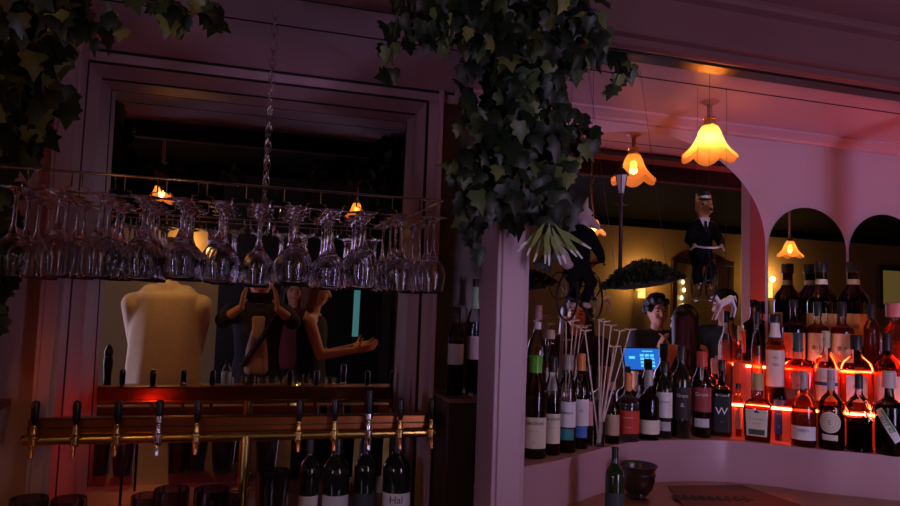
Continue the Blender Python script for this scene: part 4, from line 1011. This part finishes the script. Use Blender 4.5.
# ------------------------------------------------------------------ bicycle riders, lamp post and mound hung in the alcove
FY = 1.69
SUIT = pb('black_suit_cloth', (.005, .005, .006), .95, spec=.1, noise=.2, nscale=60); BIKE = pb('black_bicycle_paint', (.015, .014, .018), .3); PALE = pb('pale_metal', (.55, .50, .55), .35, .6)
def wire(parent, a, top): MB().tube([a, (a[0], a[1], top)], .0006, 5).build('hanging_wire', BLACK, parent)
def rider(px, py, rz, fur, muzzle, lab_f, lab_b, hat, pale_bar, sc=1.0, turn=0, nod=0):
    p = PY(px, py, FY)
    bk = empty('toy_bicycle', p, rz, lab_b, 'bicycle', 'small bicycles hung in the alcove'); bk.scale = (sc,)*3
    for xw in (-.080, .088):
        w = MB().torus((xw, 0, .064), .060, .0030, 'y', 40, 8); 
        for i in range(10):
            a = math.pi*2*i/10; w.tube([(xw, 0, .064), (xw+.058*math.cos(a), 0, .064+.058*math.sin(a))], .0005, 4)
        w.ell((xw, 0, .064), .006, .010, .006, 10, 6); w.build('wheel', BIKE, bk)
    f = MB()
    for a, b in (((-.080, 0, .064), (-.030, 0, .122)), ((-.080, 0, .064), (-.008, 0, .058)), ((-.008, 0, .058), (-.034, 0, .130)), ((-.008, 0, .058), (.062, 0, .120)), ((-.030, 0, .118), (.060, 0, .132)), ((.088, 0, .064), (.056, 0, .158))): f.tube([a, b], .0034, 8)
    f.build('bicycle_frame', BIKE, bk)
    MB().ell((-.036, 0, .134), .020, .011, .006, 14, 8).build('saddle', BLACK, bk)
    MB().tube([(.040, -.050, .158), (.056, -.040, .168), (.058, -.015, .164), (.058, .015, .164), (.056, .040, .168), (.040, .050, .158)], .0036, 8).build('handlebar', PALE if pale_bar else BIKE, bk)
    wire(bk, (.058, 0, .166), (CEIL-p.z)/sc); wire(bk, (-.080, 0, .126), (CEIL-p.z)/sc)
    fx = empty('fox_figurine', p, rz, lab_f, 'figurine', 'suited fox figures on bicycles'); fx.scale = (sc,)*3
    b = MB()
    b.cone((-.034, 0, .160), (-.012, 0, .235), .030, .024); b.cone((-.012, 0, .235), (-.002, 0, .268), .018, .016)
    hr = Matrix.Rotation(turn, 3, 'Z') @ Matrix.Rotation(nod, 3, 'Y'); hc = Vector((.004, 0, .292))
    def hp(*q): return hc+hr @ Vector(q)
    b.ell(hc, .029, .027, .026, 16, 10, hr); b.cone(hp(.014, 0, -.004), hp(.052, 0, -.014), .019, .0075)
    for s in (-1, 1):
        b.cone(hp(-.004, s*.017, .018), hp(-.008, s*.023, .046), .0110, .0025)
        b.cone((-.010, s*.026, .236), (.012, s*.046, .190), .012, .010); b.cone((.012, s*.046, .190), (.050, s*.040, .170), .009, .007)
        b.ell((.052, s*.039, .170), .009, .007, .007, 10, 6)
        b.cone((-.030, s*.014, .150), (.020, s*.022, .108), .018, .013); b.cone((.020, s*.022, .108), (-.008, s*.018, .050), .011, .008); b.cone((-.008, s*.018, .047), (.014, s*.018, .044), .008, .007)
    b.tube([(-.055, 0, .150), (-.085, 0, .150), (-.115, 0, .172), (-.13, 0, .20)], [.008, .014, .017, .004], 10)
    remesh(b, 'body', .0030, fur, fx, 2)
    MB().ell(hp(.056, 0, -.012), .0055, .0055, .005, 10, 6).build('nose', BLACK, fx)
    for s in (-1, 1): MB().ell(hp(.022, s*.012, .008), .004, .004, .004, 8, 6).build('eye', EYE, fx)
    j = MB(); j.cone((-.034, 0, .152), (-.012, 0, .236), .037, .031); j.cone((-.060, 0, .125), (-.036, 0, .155), .022, .030)
    for s in (-1, 1): j.cone((-.010, s*.026, .238), (.012, s*.047, .190), .017, .014); j.cone((.012, s*.047, .190), (.042, s*.041, .173), .0135, .011)
    remesh(j, 'jacket', .0035, SUIT, fx, 2)
    t = MB()
    for s in (-1, 1): t.cone((-.030, s*.015, .150), (.020, s*.022, .108), .022, .017); t.cone((.020, s*.022, .108), (-.006, s*.018, .060), .0155, .012)
    remesh(t, 'trousers', .0035, SUIT, fx, 2)
    m = MB().add([(.020, -.013, .252), (.020, .013, .252), (.0275, 0, .215), (.012, -.017, .262), (.012, .017, .262)], [(0, 1, 2), (0, 3, 4, 1)]); m.build('shirt_collar', cloth((.70, .62, .62)), fx, smooth=0)
    m = MB().add([(.0225, -.004, .250), (.0225, .004, .250), (.0295, .005, .222), (.0305, 0, .214), (.0295, -.005, .222)], [(0, 1, 2, 3, 4)]); m.build('necktie', BLACK, fx, smooth=0)
    if hat:
        q = hp(0, .002, .026); h = MB().lathe([(0, 0), (.022, 0), (.022, .003), (.014, .004), (.0145, .026), (0, .027)], 20, c=q); h.build('top_hat', BLACK, fx)
        MB().lathe([(.0146, .005), (.0150, .005), (.0152, .012), (.0148, .012)], 20, c=q).build('hat_band', cloth((.7, .68, .7)), fx)
    return bk
GREYF = pb('grey_fur', (.42, .30, .33), .8, noise=.25, nscale=60, bump=.3); REDF = pb('red_brown_fur', (.50, .22, .10), .8, noise=.35, nscale=60, bump=.3)
rider(580, 322, R(38), GREYF, None, 'grey headed fox figure in a dark suit riding away on the left bicycle', 'small black bicycle under the grey headed fox figure', False, False, 1.02, R(-60), R(22))
rider(703, 302, R(-112), REDF, None, 'brown fox figure with small top hat and black suit riding the right bicycle', 'small black bicycle with pale handlebar under the brown fox figure', True, True, .95, R(8), 0)
# mound
mp = PY(643, 284, FY)
md = empty('leafy_mound', mp, R(-6), 'dark leafy hill shaped ornament hung between the two bicycle riders', 'ornament'); md.rotation_euler.y = R(-9)
m = MB(); 
rings = [(1, 0)]
prof = [(0, -.012), (.06, -.010), (.115, 0), (.108, .014), (.085, .034), (.05, .050), (.02, .056), (0, .058)]
m.lathe(prof, 40, sy=.42)
m.build('core', pb('dark_moss', (.018, .026, .014), .9, noise=.5, nscale=40, bump=.6), md)
m = MB(); rr = random.Random(5)
for _ in range(900):
    a = rr.uniform(0, 2*math.pi); q = math.sqrt(rr.random())*.115; z = .058*(1-(q/.116)**1.6)
    p = Vector((q*math.cos(a), .42*q*math.sin(a), z)); d = Vector((math.cos(a)*q*8, math.sin(a)*q*6, .5))+Vector((rr.gauss(0, .4), rr.gauss(0, .4), rr.gauss(0, .3)))
    d.normalize(); w = d.orthogonal().normalized()*.0045
    m.add([p, p+d*.010+w*1.3, p+d*.022, p+d*.010-w*1.3], [(0, 1, 2, 3)])
m.build('leaflets', pb('dark_leaflet', (.022, .035, .016), .7, noise=.5, nscale=50), md, smooth=0)
for xx in (-.08, .08): wire(md, (xx, 0, .03), CEIL-mp.z)
bp = PY(620, 277, FY); tp = PY(622.5, 163, FY)
hh = tp.z-bp.z
sl = empty('street_lamp_ornament', bp, 0, 'miniature old street lamp standing on the dark leafy mound', 'ornament')
POST = pb('dark_iron', (.05, .035, .04), .45, .4)
MB().lathe([(0, 0), (.011, 0), (.011, .006), (.006, .012), (.0052, hh*.45), (.0045, hh*.62), (.009, hh*.635), (.004, hh*.65), (.004, hh*.70), (.008, hh*.73), (0, hh*.735)], 14).build('pole', POST, sl)
MB().tube([(-.022, 0, hh*.63), (.022, 0, hh*.63)], .0022, 6).build('ladder_bar', POST, sl)
lb = hh*.735
MB().lathe([(0, lb), (.0085, lb), (.0175, lb+.052), (0, lb+.052)], 6).build('lantern', pb('frosted_pane', (.72, .60, .64), .35), sl, smooth=0)
m = MB()
for i in range(6):
    a = math.pi*i/3; c, s = math.cos(a), math.sin(a); m.tube([(.0088*c, .0088*s, lb), (.018*c, .018*s, lb+.052)], .0012, 5)
m.build('lantern_bars', POST, sl)
MB().lathe([(0, lb+.050), (.021, lb+.050), (.019, lb+.055), (.008, lb+.070), (.003, lb+.073), (.004, lb+.079), (.0015, lb+.083), (.0015, hh), (0, hh+.001)], 12).build('lantern_roof', POST, sl)
MB().tube([(-.007, 0, lb+.091), (.007, 0, lb+.091)], .0012, 5).build('finial_bar', POST, sl)
# white animal figure
wp = PY(724, 303, FY+.04)
wf = empty('white_animal_figurine', wp, 0, 'small white thin legged animal figure hung under the right bicycle', 'figurine')
b = MB(); s_ = .0030
b.cone((-.012, 0, -.004), (.024, 0, .014), .010, .011); b.cone((-.012, 0, -.002), (-.030, 0, .018), .007, .006); b.cone((-.030, 0, .018), (-.046, 0, .014), .0065, .003)
for dy in (-.007, .007):
    b.cone((-.014, dy, -.006), (-.026, dy, -.030), .0045, .003); b.cone((-.026, dy, -.030), (-.036, dy, -.050), .003, .003)
    b.cone((.024, dy, .010), (.036, dy, -.014), .0055, .0035); b.cone((.036, dy, -.014), (.030, dy, -.040), .0035, .003)
b.tube([(.026, 0, .018), (.040, 0, .022), (.046, 0, .004)], [.003, .003, .002], 6)
remesh(b, 'body', .002, pb('white_resin', (.72, .66, .70), .5), wf, 1)
wire(wf, (.006, 0, .010), CEIL-wp.z)

# ------------------------------------------------------------------ the room in front of the bar
BZ = VL(300, 394, .5).z
m = MB(); m.box(-2.6, 4.6, .16, .82, BZ-.045, BZ); fb = empty('front_bar', (0, .5, 0), 0, 'long wooden front bar between guests and bartender', 'bar'); o = m.build('bar_top', WOODC, fb, bevel=.006); o.location = (0, -.5, 0)
m = MB(); m.box(-2.6, 4.6, .30, .76, 0, BZ-.046); o = m.build('bar_front', DARKW, fb); o.location = (0, -.5, 0)
m = MB(); m.box(-1.0, 1.6, .77, .86, BZ-.16, BZ-.13); m.box(-1.0, 1.6, .855, .865, BZ-.16, BZ-.08)
tag(m.build('speed_rail', STEEL, bevel=.003), 'long steel bottle rail along the bartender side of the front bar', 'rail')
k = 0
for (px, Y, hgt, r) in [(263, .5, .10, .034), (272, .62, .11, .035), (281, .45, .10, .034), (288, .66, .13, .036), (298, .5, .12, .035), (305, .66, .12, .035), (313, .48, .12, .034), (321, .6, .11, .035), (330, .5, .10, .034), (338, .62, .11, .036), (250, .6, .12, .030), (237, .5, .10, .03)]:
    p = VL(px, 385, Y); p.z = BZ+.0005
    o = tumbler(p, r, hgt, 'x', 'glass', 'clear tumblers crowded on the front bar', mat=WINE, taper=.82); k += 1
    o['label'] = 'clear tumbler on the front bar seen in the niche mirror, ' + ['leftmost','second','third','fourth','fifth','sixth','seventh','eighth','ninth','tenth'][k-1]+' of the crowd' if k <= 10 else ('clear tumbler by the bottles on the front bar, ' + ('nearer the glasses' if k == 11 else 'nearer the cream shirt'))
p = VL(226, 385, .55); bottle((p.x, p.y, BZ+.0005), .22, .030, 'clear bottle on the front bar between cream shirt and photographer', liquid=WATER, cap=None)
p = VL(247, 387, .70); o = tumbler(Vector((p.x, p.y, BZ+.0005)), .030, .11, 'glass of red drink on the front bar', mat=CLEAR)
MB().lathe([(0, .008), (.023, .008), (.027, .095), (0, .095)], 20).build('drink', liq((.9, .12, .10)), o)
p = VL(107, 385, .60)
pm = empty('pepper_mill', (p.x, p.y, BZ), 0, 'tall dark pepper mill on the front bar, left in the niche mirror', 'pepper mill')
MB().lathe([(0, 0), (.028, 0), (.028, .03), (.020, .06), (.018, .12), (.024, .19), (.022, .215), (.015, .225), (0, .225)], 24).build('mill_body', BLACK, pm)
MB().lathe([(0, .225), (.019, .227), (.023, .25), (.015, .275), (.006, .285), (0, .29)], 20).build('mill_head', BLACK, pm)
for i, (px, Y, w, lab) in enumerate(((275, .35, .06, 'white napkin on the front bar beside the tumblers'), (335, .30, .10, 'white paper slip on the front bar under the reaching arm'), (112, .32, .09, 'pale paper mat on the front bar left of the cream shirt'))):
    p = VL(px, 370, Y); m = MB().box(-w, w, -.05, .05, 0, .002); o = m.build('paper_napkin', paper((.65, .5, .42)), bevel=.0008); o.location = (p.x, p.y, BZ+.0005); tag(o, lab, 'napkin')
# till screen
p = VR(643, 359, .52)
ps = empty('till_screen', (p.x, p.y, BZ), R(4), 'till with a bright blue keypad screen on the front bar, seen in the arched mirror', 'till')
MB().box(-.07, .07, -.07, .07, 0, .012).build('till_base', BLACK, ps, bevel=.004)
MB().tube([(0, -.02, .012), (0, -.03, p.z-BZ)], .014, 12).build('till_stand', BLACK, ps)
hz = p.z-BZ
sc_ = MB().box(-.135, .135, -.012, 0, -.075, .075).build('till_case', BLACK, ps, bevel=.004); sc_.location = (0, 0, hz); sc_.rotation_euler = (R(18), 0, 0)
o = MB().box(-.125, .125, .0005, .002, -.066, .066).build('screen', emis('blue_screen', (.02, .16, .72), 1.1), sc_); o['label'] = 'blue lit screen'
KEY = emis('screen_key', (.10, .55, .90), 1.8)
m = MB()
for r in range(4):
    for c in range(3): m.box(.075-.034*c-.026, .075-.034*c, .0021, .0026, .030-.022*r-.014, .030-.022*r)
m.box(-.095, -.055, .0021, .0026, .0, .016); m.box(.0, .07, .0021, .0026, .046, .052)
m.build('keypad', KEY, o)
# wall lights, frames, doorway on the far wall
def sconce(f, px, py, label, e=9, w=.045, h=.10):
    p = f(px, py, YB+.06)
    root = empty('wall_sconce', (p.x, YB, p.z), 0, label, 'wall light', 'wall sconces of the far wall')
    MB().box(-w-.01, w+.01, 0, .03, -.012, .012).build('backplate', BRASS, root)
    MB().lathe([(w*.8, -h), (w, -h), (w, h), (w*.8, h)], 20, c=(0, .075, 0)).build('lamp_shade', emis('sconce_shade_glow', (1, .50, .14), 2.4), root)
    ld = bpy.data.lights.new('sconce_light', 'POINT'); ld.energy = e; ld.color = (1, .52, .16); ld.shadow_soft_size = .03
    lo = bpy.data.objects.new('sconce_light', ld); COL.objects.link(lo); lo.parent = root; lo.location = (0, .14, .14)
sconce(VR, 641, 290, 'wall sconce under the leafy mound in the arched mirror')
sconce(VR, 768, 290, 'wall sconce at the left side of the narrow arched mirror')
sconce(VL, 186, 256, 'wall sconce behind the cream shirt in the niche mirror', 4)
def framed(f, x0, x1, y0, y1, label, inner, cat='picture frame', name='picture_frame'):
    a = f(x0, y0, YB+.03); b = f(x1, y1, YB+.03); xa, xb = min(a.x, b.x), max(a.x, b.x)
    root = empty(name, ((xa+xb)/2, YB, (a.z+b.z)/2), 0, label, cat); w = (xb-xa)/2; h = abs(a.z-b.z)/2
    m = MB(); t = .07
    m.box(-w, w, 0, .05, h-t, h); m.box(-w, w, 0, .05, -h, -h+t); m.box(-w, -w+t, 0, .05, -h+t, h-t); m.box(w-t, w, 0, .05, -h+t, h-t)
    m.build('frame', DARKW, root, bevel=.006); MB().box(-w+t, w-t, .004, .02, -h+t, h-t).build('panel', inner, root)
    return root, w, h
r_, w, h = framed(VR, 672, 733, 258, 345, 'dark framed tan panel with a string of small lights behind the right rider', pb('tan_panel', (.42, .30, .15), .4, noise=.1))
m = MB(); 
for i in range(16): m.ell((-w+.15+.02*math.sin(i*2.1), .05, h-.3-i*.10), .020, .015, .028, 10, 6)
o = m.build('light_string', emis('fairy_glow', (1, .75, .35), 5), r_)
framed(VR, 878, 912, 265, 310, 'bright yellow lit picture in a dark frame, in the rightmost arched mirror', emis('lit_picture', (.55, .36, .10), .18))
# dark double door with lit slits
xa, xb = VL(218, 300, YB).x, VL(404, 300, YB).x
m = MB(); m.box(xa, xb, YB+.013, YB+.04, 0, RC-.11); o = struct(m.build('door_1', pb('black_door', (.010, .009, .010), .5)))
p = VL(357, 300, YB+.05)
m = MB().box(p.x-.035, p.x+.035, YB+.041, YB+.05, p.z-.42, p.z+.22); o = m.build('door_slit', emis('teal_glow', (.10, .35, .38), .5), o)
q0 = VL(258, 113, -1.0); Yd = 0.0
for _ in range(40):
    q0 = VL(258, 113, Yd); Yd += (q0.z-(RC-.006))*.8
dl = empty('ceiling_downlight', (q0.x, q0.y, RC), 0, 'round orange downlight flush in the black ceiling, seen at the top of the niche mirror', 'downlight')
MB().lathe([(0, -.004), (.055, -.004), (.055, 0), (0, 0)], 28).build('lit_disc', emis('orange_downlight', (1, .22, .03), 1.3), dl)
MB().lathe([(.055, 0), (.055, -.006), (.068, -.006), (.070, 0)], 28).build('rim', BLACK, dl)
# windows to the dusk street, outside what the mirrors show
DUSK = emis('dusk_sky', (.55, .50, 1.0), 5.0)
for i, (x0, x1, z0, z1) in enumerate(((1.95, 2.80, .9, 2.5),)):
    m = MB(); t = .05; xm = (x0+x1)/2
    m.box(x0-t, x1+t, YB, YB+.06, z1, z1+t); m.box(x0-t, x1+t, YB, YB+.06, z0-t, z0); m.box(x0-t, x0, YB, YB+.06, z0, z1); m.box(x1, x1+t, YB, YB+.06, z0, z1); m.box(xm-.02, xm+.02, YB, YB+.06, z0, z1)
    fr = struct(m.build(f'window_{i+1}', DARKW)); fr['label'] = 'dark framed window to the dusk street'
    MB().box(x0, x1, YB+.005, YB+.02, z0, z1).build('pane', DUSK, fr)
# unseen violet light added behind the guests, built in the form of a fridge
fg = empty('added_fridge_light', (1.70, -1.2, 0), R(-30), 'added violet light in the form of a tall drinks fridge behind the guests', 'fridge')
m = MB(); m.box(-.36, .36, -.55, -.06, 0, 2.05); m.box(-.36, -.31, -.06, 0, 0, 2.05); m.box(.31, .36, -.06, 0, 0, 2.05); m.box(-.31, .31, -.06, 0, 0, .25); m.box(-.31, .31, -.06, 0, 1.99, 2.05)
m.build('fridge_case', BLACK, fg)
m = MB(); m.box(-.31, .31, -.059, -.03, .25, 1.99); m.build('lit_door', emis('added_violet_glow', (.72, .55, 1.0), 11.5), fg)
m = MB()
for z in (.6, .95, 1.3, 1.65): m.box(-.31, .31, -.03, -.02, z, z+.02)
m.build('door_shelf', STEEL, fg); MB().tube([(.335, .03, .9), (.335, .03, 1.4)], .01, 8).build('door_handle', STEEL, fg)
# unseen violet tube added to light the niche, with an added post for shade
tb = empty('added_tube_light', (-1.62, -.35, 0), 0, 'added tube light glowing pale violet at the left end of the guest room', 'floor lamp')
MB().lathe([(0, 0), (.16, 0), (.16, .02), (.03, .03), (.02, .55), (0, .55)], 28).build('lamp_base', BLACK, tb)
MB().lathe([(0, .56), (.05, .56), (.055, .58), (.055, 1.72), (.05, 1.74), (0, 1.74)], 24).build('lamp_tube', emis('added_tube_glow', (.74, .60, 1.0), 20), tb)
m = MB(); m.box(-1.40, -1.12, .46, .60, BZ+.001, RC); struct(m.build('added_shade_post', BLACKP))  # added post keeps the tube's light off the left column
# a candle on the bar
p = VL(297, 384, .56)
cn = empty('candle_glass', (p.x, p.y, BZ+.0005), 0, 'small candle burning in a glass on the front bar, in the niche mirror', 'candle')
MB().lathe([(0, 0), (.030, 0), (.034, .07), (.032, .07), (.028, .006), (0, .006)], 24).build('glass_cup', CLEAR, cn)
MB().lathe([(0, .006), (.026, .006), (.026, .03), (0, .03)], 20).build('wax', paper(CREAM), cn)
MB().ell((0, 0, .048), .006, .006, .015, 12, 8).build('flame', emis('flame', (1, .62, .16), 60), cn)
# warm bulbs added on the unseen black post for glints in the glasses
fl_ = empty('light_string', (1.165, -.60, 0), 0, 'string of small warm bulbs added for glints, on the added black post', 'string lights')
m = MB(); m.tube([(.05*math.sin(i*.9), .012, .9+i*.045) for i in range(40)], .003, 5); m.build('wire', BLACK, fl_)
FG = emis('added_fairy_bulb', (1, .62, .28), 45)
for i in range(30):
    m = MB().ell((.05*math.sin(i*1.17), .024, .95+i*.058), .010, .010, .013, 10, 6).build('bulb', FG, fl_)
# red light added behind the tap beam to redden the niche's left side
rb_ = empty('added_red_light', (-.345, 2.17, CT), 0, 'added red light bar hidden in the niche behind the left beer taps', 'light bar')
zb_ = CZ-.428-CT
MB().tube([(-.02, 0, zb_), (.02, 0, zb_)], .0045, 8).build('light_tube', emis('added_red_tube', (1, .035, .015), 90), rb_)
m = MB()
m.tube([(0, 0, 0), (0, 0, zb_)], .004, 8); m.lathe([(0, 0), (.02, 0), (.02, .006), (.004, .012), (0, .012)], 16)
m.build('bar_stand', BLACK, rb_)

# ------------------------------------------------------------------ world and view
w = bpy.data.worlds.new('world'); S.world = w; w.use_nodes = True
bg = w.node_tree.nodes.get('Background') or w.node_tree.nodes.new('ShaderNodeBackground')
bg.inputs[0].default_value = (.25, .25, .6, 1); bg.inputs[1].default_value = .02
S.view_settings.view_transform = 'Standard'; S.view_settings.look = 'None'; S.view_settings.exposure = 0; S.view_settings.gamma = 1
S.view_settings.use_curve_mapping = False
c = S.cycles
c.max_bounces = 16; c.diffuse_bounces = 3; c.glossy_bounces = 8; c.transmission_bounces = 16; c.transparent_max_bounces = 32
c.caustics_reflective = False; c.caustics_refractive = False; c.sample_clamp_indirect = 4
c.use_denoising = True
